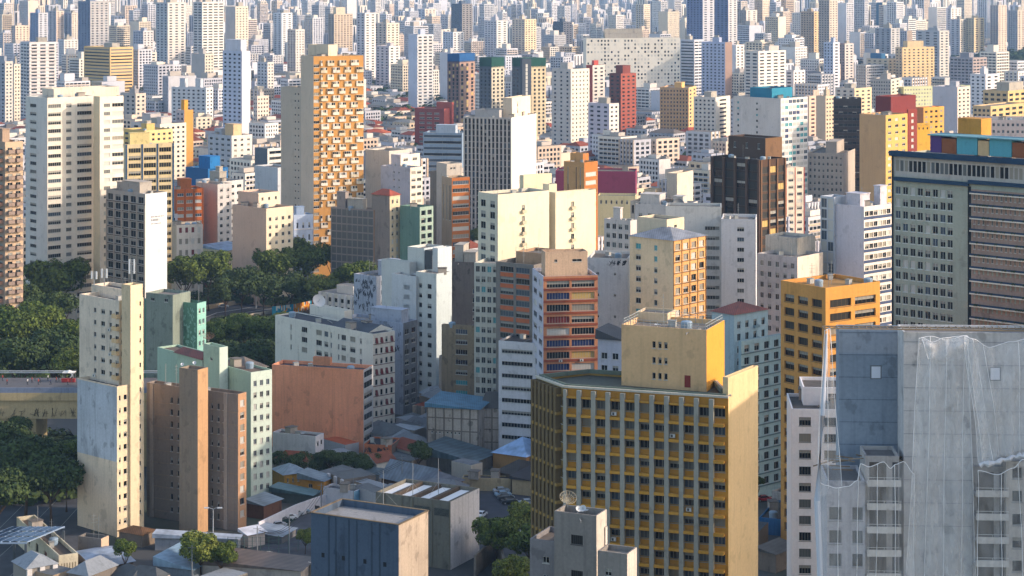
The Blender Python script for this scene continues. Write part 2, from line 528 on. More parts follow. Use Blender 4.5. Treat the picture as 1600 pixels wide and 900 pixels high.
_cl = {}
def clutter(root, poly, z, O, rg, D):
    """small tanks, vents and masts that are fixed to a roof"""
    l, c, r, k = [p - O for p in poly]
    a = (l - c).length; b = (r - c).length
    n = min(9, int(a * b / 40) + 2)
    for i in range(n):
        u, v = rg.uniform(.1, .9), rg.uniform(.1, .9)
        p = c + (l - c) * u + (r - c) * v
        t = rg.choice(('tank', 'vent', 'mast', 'vent', 'mast', 'box', 'dish', 'pipe', 'box', 'pipe', 'vent', 'mast'))
        if t not in _cl:
            m = MB()
            if t == 'tank':
                m.lathe([(0, 0), (.95, 0), (1.0, .7), (1.05, 1.3), (.9, 1.55), (0, 1.75)], flat('#8496a6', .6), (0, 0, 0), 12)
            elif t == 'box':
                m.box(-1.3, 1.3, -1., 1., 0, 1.9, wall('#a8a198', .7)); m.box(-1.45, 1.45, -1.15, 1.15, 1.903, 2.05, wall('#6d6862', .6))
            elif t == 'dish':
                m.lathe([(0, .5), (.35, .55), (.6, .72)], flat('#c4c6c8', .5), (0, 0, 0), 12); m.bar((0, 0, 0), (0, 0, .5), .1, flat('#77797b', .5))
            elif t == 'pipe':
                m.bar((-2.6, 0, .25), (2.6, .4, .25), .16, flat('#8f8d88', .6)); m.bar((-2.6, 0, 0), (-2.6, 0, .3), .16, flat('#8f8d88', .6)); m.bar((2.6, .4, 0), (2.6, .4, .3), .16, flat('#8f8d88', .6))
            elif t == 'vent':
                m.box(-.7, .7, -.5, .5, 0, 1.1, flat('#a4a39e', .6)); m.box(-.8, .8, -.6, .6, 1.103, 1.2, flat('#8a8985', .6))
            else:
                m.bar((0, 0, 0), (0, 0, 5.5), .07, flat('#8b8b88', .5))
                for q in (3.4, 4.2, 4.9): m.bar((-.6, 0, q), (.6, 0, q), .04, flat('#8b8b88', .5))
            _cl[t] = m.mesh({'tank': 'water_tank', 'vent': 'roof_vent', 'mast': 'antenna', 'box': 'roof_hut', 'dish': 'dish', 'pipe': 'pipe'}[t])
        link(_cl[t].name.split('.')[0], _cl[t], root, (p.x, p.y, z + .01), rg.uniform(0, 3))

def graffiti(root, poly, O, z0, z1, n, f0=.05, f1=.95, edge=0, col='#2b2c33', size=1.6, seed=1):
    """angular sprayed strokes, letters and peeled paint patches, in rows on one face"""
    a, c = poly[edge] - O, poly[edge + 1] - O; d = (c - a); Ln = d.length; d = d / Ln; nn = Vector((d.y, -d.x)) * .03; rg = random.Random(seed)
    b = MB(); m = flat(col, .9)
    for i in range(n):
        s = Ln * rg.uniform(f0, f1); z = rg.uniform(z0, z1 - size)
        for k in range(rg.randint(2, 4)):
            p = a + d * (s + rg.uniform(-.5, .5) * size * .6) + nn; q = a + d * (s + rg.uniform(-.5, .5) * size * .6) + nn
            za, zb = z + rg.uniform(0, .4) * size, z + rg.uniform(.6, 1) * size; w = d * .11
            b.face([(p - w).to_3d() + Vector((0, 0, za)), (p + w).to_3d() + Vector((0, 0, za)), (q + w).to_3d() + Vector((0, 0, zb)), (q - w).to_3d() + Vector((0, 0, zb))], m)
    b.build('graffiti', root)
def spray(n, lo, hi, **k):
    return lambda root, poly, O, zt, D: graffiti(root, poly, O, zt - hi, zt - lo, n, **k)
def ribs(root, poly, O, zt, fs, w, col, edge=0, dep=.25):
    l, c = poly[edge] - O, poly[edge + 1] - O; d = (c - l).normalized(); Ln = (c - l).length; nn = Vector((d.y, -d.x))
    for f in fs:
        b = MB(); q = [l + d * (Ln * f - w / 2) + nn * .003, l + d * (Ln * f - w / 2) + nn * dep, l + d * (Ln * f + w / 2) + nn * dep, l + d * (Ln * f + w / 2) + nn * .003]
        b.prism(q, 0, zt - .1, wall(col, .5)); b.build('rib', root)
def panel_joints(root, poly, O, zt, n):
    l, c = poly[0] - O, poly[1] - O; d = (c - l); Ln = d.length; u = d / Ln; nn = Vector((u.y, -u.x)); m = wall('#7d756c', 1.)
    for i in range(n + 1):
        s = min(Ln - .35, max(0, Ln * i / n - .17)); b = MB(); q = [l + u * s + nn * .003, l + u * s + nn * .14, l + u * (s + .35) + nn * .14, l + u * (s + .35) + nn * .003]
        b.prism(q, 0, zt - .15, m); b.build('pilaster', root)
    for h in (.28, .55, .8):
        b = MB(); q = [l + nn * .003, l + nn * .1, c + nn * .1, c + nn * .003]; b.prism(q, zt * h - .15, zt * h + .15, m); b.build('ring_beam', root)
# ---------------------------------------------------------------- foreground buildings
def blue_extra(root, poly, O, zt, D):
    P = [p - O for p in poly]; l, c = P[0], P[1]; d = (c - l); n = Vector((d.y, -d.x)).normalized()
    m = wall('#3c4a5a', .3)
    for i, f in enumerate((.2, .28, .43, .52, .69, .78)):
        b = MB(); a = l + d * f
        q = [a, a + d * .012, a + d * .012 - n * .0 + n * .12, a + n * .12]
        b.prism([q[0], q[3], q[2], q[1]][::-1], 0, zt - .3, m); b.build('wall_rib', root)
    for f in (.14, .375, .62, .845):
        b = MB(); a = l + d * (f - .018) + n * .03; e = l + d * (f + .018) + n * .03
        b.face([(a.x, a.y, zt - 8.6), (e.x, e.y, zt - 8.6), (e.x, e.y, zt - 7.7), (a.x, a.y, zt - 7.7)], glass('n')); b.build('window', root)
    for k in range(4):                                  # gutters and parapet capping
        b = MB(); a, e = P[k], P[(k + 1) % 4]
        b.bar((a.x, a.y, zt + .06), (e.x, e.y, zt + .06), .55, wall('#7a6a52', .6), .1); b.build('parapet_cap', root)
B('windowless_hall', 'windowless slate blue hall with shallow ribs, four small square openings and a stained pale side', 486, 623, 669, 820, 0, 27,
  '#4c5c70', '#b9ac9c', d=400, par=1.3, rc='#8f9193', dirt=.6, clut=False, extra=blue_extra)

def olive_extra(root, poly, O, zt, D):
    P = [p - O for p in poly]; l, c, r, k = P; d = c - l; n = Vector((d.y, -d.x)).normalized()
    for f in (.62, .885):
        b = MB(); a = l + d * (f - .1) + n * .04; e = l + d * (f + .1) + n * .04
        z = zt - 3.4
        b.face([(a.x, a.y, z), (e.x, e.y, z), (e.x, e.y, z + 1.7), (a.x, a.y, z + 1.7)], glass('n'))
        for i in range(7):
            q = z + .12 + i * .25; o = n * .09
            b.bar((a.x + o.x, a.y + o.y, q), (e.x + o.x, e.y + o.y, q), .06, flat('#7c7d72', .6))
        b.build('louvre', root)
    for f in (.12, .36, .5, .76, .99):
        b = MB(); a = l + d * (f - .006); e = l + d * (f + .006)
        b.prism([a, e, e + n * .15, a + n * .15][::-1], 0, zt - .1, wall('#6c6a5c', .3)); b.build('pilaster', root)
    for f in (.0, .25, .5, .75):                        # white skylight strips between dark beams
        b = MB(); u = (r - c); s0, s1 = l + d * (f + .02), l + d * (f + .19)
        q = [s0 + u * .04, s1 + u * .04, s1 + u * .96, s0 + u * .96]
        b.prism(q, zt - 1.1, zt - .75, flat('#d8d9da', .5)); b.build('skylight', root)
        b = MB(); s0, s1 = l + d * (f + .2), l + d * (f + .245); q = [s0 + u * .02, s1 + u * .02, s1 + u * .98, s0 + u * .98]
        b.prism(q, zt - 1.1, zt - .1, wall('#4f463c', .5)); b.build('roof_beam', root)
B('warehouse', 'olive grey warehouse with white peeling side and skylight strips behind the slate blue hall', 587, 704, 749, 784, 0, 27, '#77756a', '#e3e3e6',
  d=447, par=1.3, rc='#6a6660', dirt=.7, clut=False, extra=olive_extra)

# mustard office block: fanned slab with pale piers, tall core and a side wing
def office_block():
    th = R(18); D0 = 350.; c = Vector((PX(1138, D0), D0))
    def run(p, px, a):
        k = (px - 800) / FP; t = (p.x - k * p.y) / (math.cos(a) + k * math.sin(a)); return p + Vector((-math.cos(a), math.sin(a))) * t
    l = run(c, 882, th); l2 = run(l, 838, R(62))
    back = Vector((math.sin(th), math.cos(th)))
    r = c + back * 1.2; lf = Vector((-math.cos(th), math.sin(th))); poly = [l2, l, c, r, c + lf * 1.5 + back * 4.5, c + lf * 6 + back * 15, l + back * 15]
    root = empty('office_block', (c.x, c.y, 0), 'mustard yellow office block with rows of pale concrete piers and blank cream side wall', 'office block')
    zt = ZY(621, D0); rg = random.Random(5)
    HAND.append(([l, c, c + back * 8, l + back * 15], zt, D0, root)); HAND.append(([l2, l, l + back * 15, l2 + back * 10], zt, D0 + 30, root))
    P = [p - c for p in poly]
    mb = MB(); out = []
    yl = wall('#b5842e', .4)
    fs = G(n=11, w=.74, h=1.5, fh=3.12, top=2.0, m=.2, pal='ddedemmgbcb', rec=.45, mull=2, fr='#8f8f88', air=.05)
    facade(mb, P[1], P[2], 0, zt, fs, yl, True, out, rg)
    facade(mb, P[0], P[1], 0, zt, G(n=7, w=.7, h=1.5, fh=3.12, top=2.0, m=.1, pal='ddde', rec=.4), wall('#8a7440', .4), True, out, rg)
    facade(mb, P[2], P[3], 0, zt, None, wall('#dcbf8a', .25), True, out, rg)
    for i in (3, 4, 5, 6): facade(mb, P[i], P[(i + 1) % 7], 0, zt, None, wall('#c9a55c', .3), True, out, rg)
    mb.face([(p.x, p.y, zt - .7) for p in inset(P, .2)], wall('#55584f', .7))
    mb.build('wall', root)
    b = MB()                                            # pale roof edge
    for i in (0, 1, 3, 4, 5, 6):
        a, e = P[i], P[(i + 1) % 7]; b.bar((a.x, a.y, zt + .06), (e.x, e.y, zt + .06), .6, wall('#bdbcb0', .4), .35)
    b.build('roof_edge', root)
    b = MB(); I = inset(P, .5)
    for i in (0, 1, 4, 5, 6):
        a, e = I[i], I[(i + 1) % 7]; b.bar((a.x, a.y, zt + .1), (e.x, e.y, zt + .1), .4, wall('#5f6c62', .4), .7)
    b.build('roof_screen', root)
    def piers(a, e, n, w, dep, col, lcol):
        d = e - a; nn = Vector((d.y, -d.x)).normalized(); u = d.normalized(); Ln = d.length; m = .2; bw = (Ln - 2 * m) / n
        for i in range(n + (1 if n > 8 else 0)):
            s = m + bw * i; b = MB()
            q0 = a + u * max(0, s - w / 2); q1 = a + u * min(Ln, s + w / 2)
            if n > 8 and i == n: continue
            b.prism([q0, q0 + nn * dep, q1 + nn * dep, q1], 0, zt - .35, wall(col, .4)); b.build('pier', root)
        z = zt - 2.0 - 1.5 - .3
        k = 0
        while z > 3 and k < 16:
            for i in range(n):
                s0, s1 = m + bw * i + w / 2 + .004, m + bw * (i + 1) - w / 2 - .004
                if k == 0 and i == 0 and n < 9: pass
                b = MB(); q0, q1 = a + u * s0, a + u * s1; e0 = dep * 1.12
                b.prism([q0, q0 + nn * e0, q1 + nn * e0, q1], z - 1.2, z - .72, wall(lcol, .4))
                ledges.append(b)
            z -= 3.12; k += 1
        for i in range(n):                              # top ledge under the roof edge
            s0, s1 = m + bw * i + w / 2 + .004, m + bw * (i + 1) - w / 2 - .004
            b = MB(); q0, q1 = a + u * s0, a + u * s1
            b.prism([q0, q0 + nn * dep * .8, q1 + nn * dep * .8, q1], zt - 1.75, zt - 1.45, wall(lcol, .4)); ledges.insert(0, b)
    ledges = []
    piers(P[1], P[2], 11, .8, .9, '#9a9b92', '#bf9038')
    for b in ledges[:99]: b.build('ledge', root)
    if ledges[99:]:
        o = MB()
        for b in ledges[99:]:
            for f, mi in zip(b.f, b.m): o.face([b.v[i] for i in f], b.ms[mi])
        o.build('ledge', root)['kind'] = 'stuff'
    ledges = []
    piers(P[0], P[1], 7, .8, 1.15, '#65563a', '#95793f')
    o = MB()
    for b in ledges:
        for f, mi in zip(b.f, b.m): o.face([b.v[i] for i in f], b.ms[mi])
    o.build('ledge_row', root)['kind'] = 'stuff'
    # side wing (cream) and core (cream with golden end)
    w = quadpoly(None, 1137.6, 1184.5, 351, 31, 1.0)
    zw = ZY(588, 352); HAND.append((w, zw, 351, root))
    _, o = block(root, 'side_wing', w, 0, zw, ['#e0c698', '#e0c698'], [None, None], True, rg, 'flat', 1.2, '#77706a', c, .25); out += o
    k = quadpoly(971, 1104, 1132, 358, 22); zk = ZY(516, 358); HAND.append((k, zk, 358, root))
    Lk = G(xs=[(.385, .62), (.455, .62), (.525, .62)], h=1.15, fh=2.75, top=2.6, rows=3, pal='d', mull=0, rec=.3)
    _, o = block(root, 'core_tower', k, 0, zk, ['#dcb88a', '#d49a3a'], [Lk, None], True, rg, 'flat', .9, '#77726c', c, .3); out += o
    K = [p - c for p in k]; d = K[1] - K[0]; nn = Vector((d.y, -d.x)).normalized() * .04
    b = MB(); a, e = K[0] + d * .745 + nn, K[0] + d * .815 + nn; z = ZY(604, 360)
    b.face([(a.x, a.y, z), (e.x, e.y, z), (e.x, e.y, z + 2.1), (a.x, a.y, z + 2.1)], flat('#7c1f14', .5)); b.build('door', root)
    b = MB(); I = inset(K, .3); gl = flat('#a5a8a6', .5)
    for i in range(4):
        a, e = I[i], I[(i + 1) % 4]; n = int((e - a).length / 1.2)
        for h in (.5, 1.0): b.bar((a.x, a.y, zk + h), (e.x, e.y, zk + h), .06, gl)
        for j in range(n): q = a.lerp(e, j / n); b.bar((q.x, q.y, zk - .8), (q.x, q.y, zk + 1.0), .07, gl)
    b.build('railing', root)
    rb = quadpoly(994, 1043, 1056, 370, 22); _, o = block(root, 'lift_house', rb, zk - .85, ZY(490, 370), ['#c9b79a', '#c9b79a'], [None, None], True, rg, 'flat', .4, None, c); out += o
    clutter(root, k, zk - .88, c, rg, 358)
    put_parts(root, out)
office_block()

# grey stair building at the bottom edge
B('apartment_building', 'bare grey concrete stair tower with brick vents in front of the mustard office block', 866, 932, 948, 806, 0, 24, '#85827e', '#c7c0b6',
  d=322, dirt=.6, par=1.0,
  L=G(xs=[(.54, 2.0)], h=1.5, fh=5.6, top=3.4, rows=4, pal='n', fr='#3e3a36', mull=5), 
  subs=[dict(xl=828, xc=866, d=0, dd=4, th=24, yt=846, cl='#7e7d80', L=G(xs=[(.66, 1.1)], h=1.0, fh=2.9, top=2.6, pal='cdb'), name='side_block', dirt=.6, dp=8),
        dict(xl=934, xc=980, xr=995, dd=-6, yt=866, cl='#8a8681', cr='#d8cfc6', L=G(xs=[(.36, 1.1)], h=1.1, fh=2.9, top=2.6, pal='cdb'), name='front_block', dirt=.6),
        dict(xl=915, xc=946, xr=949, dd=3, yt=824, cl='#8a8681', cr='#d8d2cb', name='landing', dirt=.6)])

B('apartment_building', 'white apartment block with a blank-edged wall and two window columns beside the netted building site', 1237, 1322, None, 640, 0, 4, '#fbfafd', d=372, dirt=.12,
  L=G(xs=[(.245, 2.15), (.71, 2.15)], h=1.55, fh=2.99, top=1.5, pal='ccgmdddg', mull=3, fr='#77756f'), par=.6, rc='#57534f',
  subs=[dict(xl=1255, xc=1326, dd=6, th=4, yt=606, name='penthouse', L=G(xs=[(.72, 3.)], h=1.5, top=1.1, rows=1, pal='m'), par=.6, rc='#57534f')])

B('office_tower', 'golden ochre tower with wide dark windows framed by piers, behind the netted building site', 1220, 1290, 1375, 450, 0, 54, '#c8924c', '#d2994a', d=459,
  L=G(n=3, w=.72, h=1.75, fh=3.08, top=2.9, m=.55, pal='nnnddde', rec=.5, mull=3, fr='#5b4a30'),
  Rr=G(n=2, w=.85, h=1.75, fh=3.08, top=2.9, m=.8, pal='nnddec', rec=.5, mull=4, fr='#5b4a30'), par=.9, rc='#a8814a', rb=None,
  subs=[dict(xl=1268, xc=1318, xr=1340, dd=16, yt=440, z0=0, name='lift_house', cl='#b98d49')])

B('apartment_building', 'pale blue residential block with red hipped roof right of the cream office wing', 1112, 1147, 1200, 492, 0, 48, '#9fb4bd', '#a9c3cd', d=512,
  Rr=G(n=4, w=.42, h=1.75, fh=3.05, top=1.9, pal='ndde', rec=.3, mull=1, bal=dict(every=2, cols=(2,), c='#7f97a0', d=.8, h=.5)), roof='hip', par=2.2, rc='#8a4028',
  subs=[dict(xl=1154, xc=1158, xr=1222, dd=-9, th=48, yt=533, cl='#8fa9b3', cr='#a3c2cc', name='wing', R=G(n=4, w=.5, h=1.8, fh=3.05, top=1.2, pal='nndde', rec=.3, band=('#5a7480', .25, .2)))])

# long grey slab with balcony decks
def slab_extra(root, poly, O, zt, D):
    P = [p - O for p in poly]; l, c, r, k = P; d = c - l; Ln = d.length; u = d / Ln; n = Vector((u.y, -u.x))
    s0 = 21.0
    def bx(nm, a, b, o0, o1, z0, z1, mt):
        m = MB(); q = [l + u * a + n * o0, l + u * a + n * o1, l + u * b + n * o1, l + u * b + n * o0]
        m.prism(q, z0, z1, mt); return m.build(nm, root)
    blue = wall('#1d3a54', .3)
    bx('cornice', -.6, Ln + .5, -.5, 1.2, zt - .4, zt + .9, blue)
    bx('cornice', .6, s0 + .3, .01, .9, zt - 6.5, zt - 5.6, blue)
    bx('cornice', s0 + .3, Ln, .01, .9, zt - 5.9, zt - 5.0, blue)
    z = zt - 7.9; i = 0
    rg = random.Random(3)
    mb = MB(); out = []; q0, q1 = l + u * (s0 + .9) + n * .08, l + u * Ln + n * .08
    facade(mb, q0, q1, 4, zt - 7.2, G(n=30, w=.42, h=1.9, fh=3.03, top=.5, m=.2, pal='ddmrcend', rec=.07, mull=1), wall('#a98f82', .6), True, out, rg)
    mb.build('deck_wall', root); put_parts(root, out[:180])
    mb = MB(); out = []
    facade(mb, l + n * .05 + u * .3, l + u * Ln + n * .05, zt - 5.4, zt - .5, G(n=46, w=.72, h=2.7, fh=9, top=.9, m=.3, pal='mgcdd', rec=.04, mull=0, rows=1, z0=.2), wall('#b5b2ac', .4), False, out, rg)
    mb.build('attic_screen', root)
    bx('corner_strip', -.35, -.02, -.3, .3, 0, zt - .45, wall('#1c2024', .2)); bx('corner_strip', s0 - .1, s0 + .75, .01, .12, 0, zt - 6.6, wall('#191b1c', .2))  # dark strips standing in for the black edge and a dark gap
    while z > 8 and i < 15:
        bx('deck', s0 + 1.2, Ln, .006, 1.7, z - .35, z - .05, wall('#f2ebdc', .35))
        bx('deck_rail', s0 + 1.2, Ln, 1.5, 1.62, z - .045, z + .42, wall('#2d3f55', .3))
        m = MB()
        for q in range(26):
            a = s0 + 2 + rg.random() * (Ln - s0 - 3)
            m.face([l.to_3d() + (u * a + n * 1.66).to_3d() + Vector((0, 0, z + .05)), l.to_3d() + (u * (a + .5) + n * 1.9).to_3d() + Vector((0, 0, z - .1)),
                    l.to_3d() + (u * (a + .7) + n * 1.7).to_3d() + Vector((0, 0, z + .55))], flat('#2a3a1e', .9))
        o = m.build('planter', root)
        z -= 3.03; i += 1
    # roof terrace boxes
    for a, b, h, col in ((9.3, 12.4, 4.2, '#553a75'), (12.5, 16.5, 3.6, '#8a5230'), (16.7, 22.3, 4.2, '#5aa3b2'), (22.5, 25.4, 3.6, '#d4b68a'), (25.6, 31.5, 4.2, '#5aa3b2'), (31.7, 44, 3.6, '#8a5230')):
        m = MB(); q = [l + u * a - n * 2, l + u * b - n * 2, l + u * b - n * 7, l + u * a - n * 7]; m.prism(q, zt + .9, zt + .9 + h, wall(col, .3)); m.build('roof_room', root)
    m = MB(); q = [l + u * 9 - n * 1.2, l + u * Ln - n * 1.2, l + u * Ln - n * 8, l + u * 9 - n * 8]; m.prism(q, zt + 5.11, zt + 5.4, wall('#6a9aa8', .3)); m.build('roof_canopy', root)
    for a in (13, 31.5):
        m = MB(); q = [l + u * a - n * 9, l + u * (a + 6.5) - n * 9, l + u * (a + 6.5) - n * 14, l + u * a - n * 14]; m.prism(q, zt + .8, zt + 9.2, wall('#c48c3c', .4)); m.build('water_tower', root)
B('apartment_slab', 'long grey residential slab with open balcony decks and blue cornices at right edge', 1396, 1740, None, 264, 0, 42, '#a2a89b', d=473, dp=16, par=.5,
  L=G(xs=[(f, 1.45) for f in (.022, .058, .094, .130, .166, .202, .238, .272)] + [], h=1.9, fh=3.03, top=8.0, pal='dmednbdw', fr='#d8d8d2', rec=.25, mull=1, rows=13),
  extra=slab_extra)
# its top storey of screens is read as part of the same slab

# central cream pair
bal = dict(every=1, c='#cfc3a8', d=.8, h=.7, ex=.3)
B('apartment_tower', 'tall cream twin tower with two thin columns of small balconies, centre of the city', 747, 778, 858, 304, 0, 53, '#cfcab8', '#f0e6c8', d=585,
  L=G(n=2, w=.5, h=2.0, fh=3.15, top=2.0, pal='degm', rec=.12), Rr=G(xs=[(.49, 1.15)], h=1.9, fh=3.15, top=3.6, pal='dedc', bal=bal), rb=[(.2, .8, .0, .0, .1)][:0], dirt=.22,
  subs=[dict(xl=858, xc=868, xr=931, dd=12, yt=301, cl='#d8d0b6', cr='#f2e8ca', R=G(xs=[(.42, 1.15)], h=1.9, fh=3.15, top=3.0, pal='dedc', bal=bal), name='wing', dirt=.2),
        dict(xl=848, xc=858, xr=870, dd=15, yt=288, cl='#d8d0b6', R=G(n=1, w=.5, h=1, fh=3.15, top=3.4, pal='d'), name='stair_core'),
        dict(xl=812, xc=818, xr=862, dd=22, yt=274, cl='#ddd2b4', name='lift_house'),
        dict(xl=741, xc=779, dd=-9, th=18, yt=412, cl='#c3c3b8', L=G(n=4, w=.72, h=1.7, fh=2.85, top=.9, m=.2, pal='demmgbcet', mull=1), name='front_wing', dirt=.35, dp=16)])

B('office_building', 'grey strip-windowed building with dull orange spandrels left of the orange banded block', 775, 834, None, 414, 0, 34, '#77736e', d=558,
  L=G(n=2, w=.84, h=1.5, fh=3.05, top=1.1, m=1.0, pal='mdeb', mull=4, span='#b0623c', fr='#8a8a86'), rc='#5a544e', par=1.4,
  subs=[dict(xl=806, xc=846, xr=None, dd=8, yt=396, cl='#a5886c', name='roof_room')])
B('apartment_building', 'orange banded building with two wide window columns and a stained concrete lift house', 832, 849, 934, 432, 0, 80, '#b9bccb', '#b27c5a', d=536,
  L=G(n=2, w=.6, h=1.5, fh=3.1, top=1.6, pal='bmw'), Rr=G(n=2, w=.91, h=1.75, fh=3.1, top=1.3, m=.6, pal='cewdpyer', mull=7, rec=.35, fr='#a9a49a', band=('#8a4830', .62, .18, 1), air=.25), rc='#80776c',
  subs=[dict(xl=846, xc=852, xr=918, dd=6, yt=394, cl='#c6a88c', cr='#cdb195', name='lift_house', R=G(xs=[(.25, .8), (.75, 2.6)], h=.7, top=2.0, rows=1, pal='n'), dirt=.7)])
B('apartment_building', 'low white block with long ribbon windows below the grey strip-windowed building', 779, 837, None, 536, 0, 20, '#d5d6da', d=548,
  L=G(n=1, w=.88, h=1.15, fh=3.3, top=2.1, m=.3, pal='de', mull=9), rc='#4b4a4a', par=.5, dp=20)
B('warehouse', 'bare concrete warehouse with faded blue metal roof beneath the white ribbon-window block', 667, 748, 770, 640, 0, 14, '#b8afa4', '#b8afa4', d=548, dirt=1., roof='shed', par=1.2,
  rc='#4f7c94', L=G(xs=[(.1 + i * .075, .5) for i in range(8)], h=.5, fh=6, top=6.4, rows=1, pal='n', mull=0), extra=lambda root, poly, O, zt, D: panel_joints(root, poly, O, zt, 6))
B('warehouse', 'stained dark roofed concrete hall joined to the right of the blue roofed warehouse', 752, 836, None, 640, 0, 8, '#aea49a', d=552, dirt=1., roof='gable', par=2.2, rc='#55504b', dp=22, extra=lambda root, poly, O, zt, D: panel_joints(root, poly, O, zt, 5))

B('apartment_building', 'beige tower with slate hipped roof, its right side a golden grid of square windows', 984, 1052, 1103, 376, 0, 42, '#dcc8a4', '#cf9f66', d=557, roof='hip', par=2.6, rc='#8a8d96',
  L=G(xs=[(.2, 1.75), (.6, 1.15)], h=1.5, fh=3.0, top=1.8, pal='dmdet', mull=1), Rr=G(n=4, w=.6, h=1.7, fh=3.0, top=1.1, m=.2, pal='cwcmdc', rec=.3, mull=1, band=('#7a5a34', .24, .14), pier=('#7a5a34', .2, .14)),
  subs=[dict(xl=996, xc=1042, xr=1069, dd=10, yt=343, cl='#cfc3ab', cr='#ddd0b4', name='lift_house', R=G(xs=[(.5, 1.3)], h=.8, top=1.8, rows=1, pal='d'))])
B('apartment_building', 'pale grey block with one window column right of the beige slate-roofed tower', 1127, 1181, None, 343, 0, 8, '#cdcfd4', d=620,
  L=G(xs=[(.56, 2.1)], h=1.3, fh=3.1, top=2.4, pal='emgdb', mull=2), subs=[dict(xl=1040, xc=1127, dd=12, th=6, yt=323, cl='#c9cbc9', name='wing',
  L=G(xs=[(.8, 3.2), (.93, 1.3)], h=1.2, fh=3.05, top=6.1, pal='gmg', mull=3))])
B('apartment_building', 'weathered white block with paired windows tucked left of the beige slate-roofed tower', 944, 985, 995, 345, 0, 36, '#c9c4c0', d=660,
  L=G(n=4, w=.6, h=1.7, fh=3.0, top=1.4, pal='demg'), rb='a', dirt=.5, subs=[dict(xl=932, xc=953, dd=-14, yt=405, cl='#d2d4d6', name='blank_wing', dirt=.3, dp=10)])
B('apartment_building', 'white windowless-sided block with graffiti along its parapet beside the orange banded building', 918, 981, None, 404, 0, 9, '#d2d4d4', d=575, dp=16, dirt=.45,
  L=G(xs=[(.25, .8), (.68, .7)], h=.8, fh=6, top=4, pal='d'), extra=spray(9, .3, 2.2, f0=.5, size=1.6, seed=5))
B('apartment_building', 'small bluish white shed-roofed block between the orange banded building and cream core tower', 934, 972, 990, 532, 0, 22, '#b4b8c6', d=520,
  L=G(n=2, w=.55, h=1.6, fh=3.2, top=3.4, pal='dne'), roof='shed', par=2.5, rc='#3d3c3f')
B('apartment_building', 'weathered grey white block with two stepped roof rooms above the teal windowed block', 1183, 1246, 1286, 402, 0, 40, '#bcb8b8', '#ddd3c6', d=565, dirt=.5,
  L=G(n=5, w=.45, h=1.5, fh=3.0, top=1.8, pal='demcg'), subs=[dict(xl=1196, xc=1246, xr=1274, dd=10, yt=372, cl='#c9c2b6', name='roof_room', dirt=.6)])
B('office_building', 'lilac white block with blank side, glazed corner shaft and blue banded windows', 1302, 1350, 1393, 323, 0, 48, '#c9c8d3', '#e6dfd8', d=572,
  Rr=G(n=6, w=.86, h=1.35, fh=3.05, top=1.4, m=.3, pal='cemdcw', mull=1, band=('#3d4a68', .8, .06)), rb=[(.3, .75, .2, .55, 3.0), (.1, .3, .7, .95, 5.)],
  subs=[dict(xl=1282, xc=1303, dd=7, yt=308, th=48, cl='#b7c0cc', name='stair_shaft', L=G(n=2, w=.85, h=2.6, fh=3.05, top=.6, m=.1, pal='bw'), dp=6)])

# dark bronze glass tower
B('office_tower', 'dark bronze glass tower with brown concrete fins and stepped top', 1112, 1188, 1227, 250, 0, 46, '#2a1f18', '#4a3626', d=720, dirt=.3, cat='office tower',
  L=G(n=4, w=.8, h=2.5, fh=3.15, top=1.6, m=.6, pal='nnnnd', rec=.15, mull=1, fr='#2b2018', pier=('#4c3a2e', .9, .7)), Rr=G(n=3, w=.88, h=2.3, fh=3.15, top=2.6, m=.3, pal='nnyndn', rec=.15, fr='#3a2c20', pier=('#6d5138', .6, .4)),
  subs=[dict(xl=1138, xc=1196, xr=1222, dd=12, yt=216, cl='#4a3a30', cr='#6b5138', name='plant_floor', L=G(n=3, w=.2, h=2, top=2, rows=1, pal='n'))])

def painted_panel(root, O):
    q = quadpoly(121, 183, 225, 473, 42); a, c = q[0] - O, q[1] - O
    d = c - a; n = Vector((d.y, -d.x)).normalized(); b = MB()
    z1, z0 = ZY(606, 473), ZY(722, 473)
    b.prism([a + n * .004, a + n * .05, c + n * .05, c + n * .004], z0, z1, wall('#bcc5cf', .7)); b.build('painted_panel', root)

# ---------------------------------------------------------------- left foreground
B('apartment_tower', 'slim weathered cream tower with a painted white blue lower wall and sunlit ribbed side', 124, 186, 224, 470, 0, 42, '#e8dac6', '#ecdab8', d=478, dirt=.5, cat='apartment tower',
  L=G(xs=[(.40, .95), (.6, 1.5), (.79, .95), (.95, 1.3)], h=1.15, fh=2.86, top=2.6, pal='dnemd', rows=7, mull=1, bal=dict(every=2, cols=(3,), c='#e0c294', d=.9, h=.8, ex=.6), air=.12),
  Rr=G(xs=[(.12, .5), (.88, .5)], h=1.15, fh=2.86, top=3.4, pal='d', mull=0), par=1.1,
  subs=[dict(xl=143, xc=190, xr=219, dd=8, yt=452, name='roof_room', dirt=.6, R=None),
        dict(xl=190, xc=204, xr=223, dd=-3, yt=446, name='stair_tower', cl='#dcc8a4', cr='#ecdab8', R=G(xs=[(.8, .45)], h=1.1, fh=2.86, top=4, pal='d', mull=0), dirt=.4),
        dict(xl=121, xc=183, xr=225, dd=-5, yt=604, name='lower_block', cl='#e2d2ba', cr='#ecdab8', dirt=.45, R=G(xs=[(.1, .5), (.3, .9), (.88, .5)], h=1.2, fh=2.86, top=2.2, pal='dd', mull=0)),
        ], extra=lambda root, poly, O, zt, D: painted_panel(root, O))
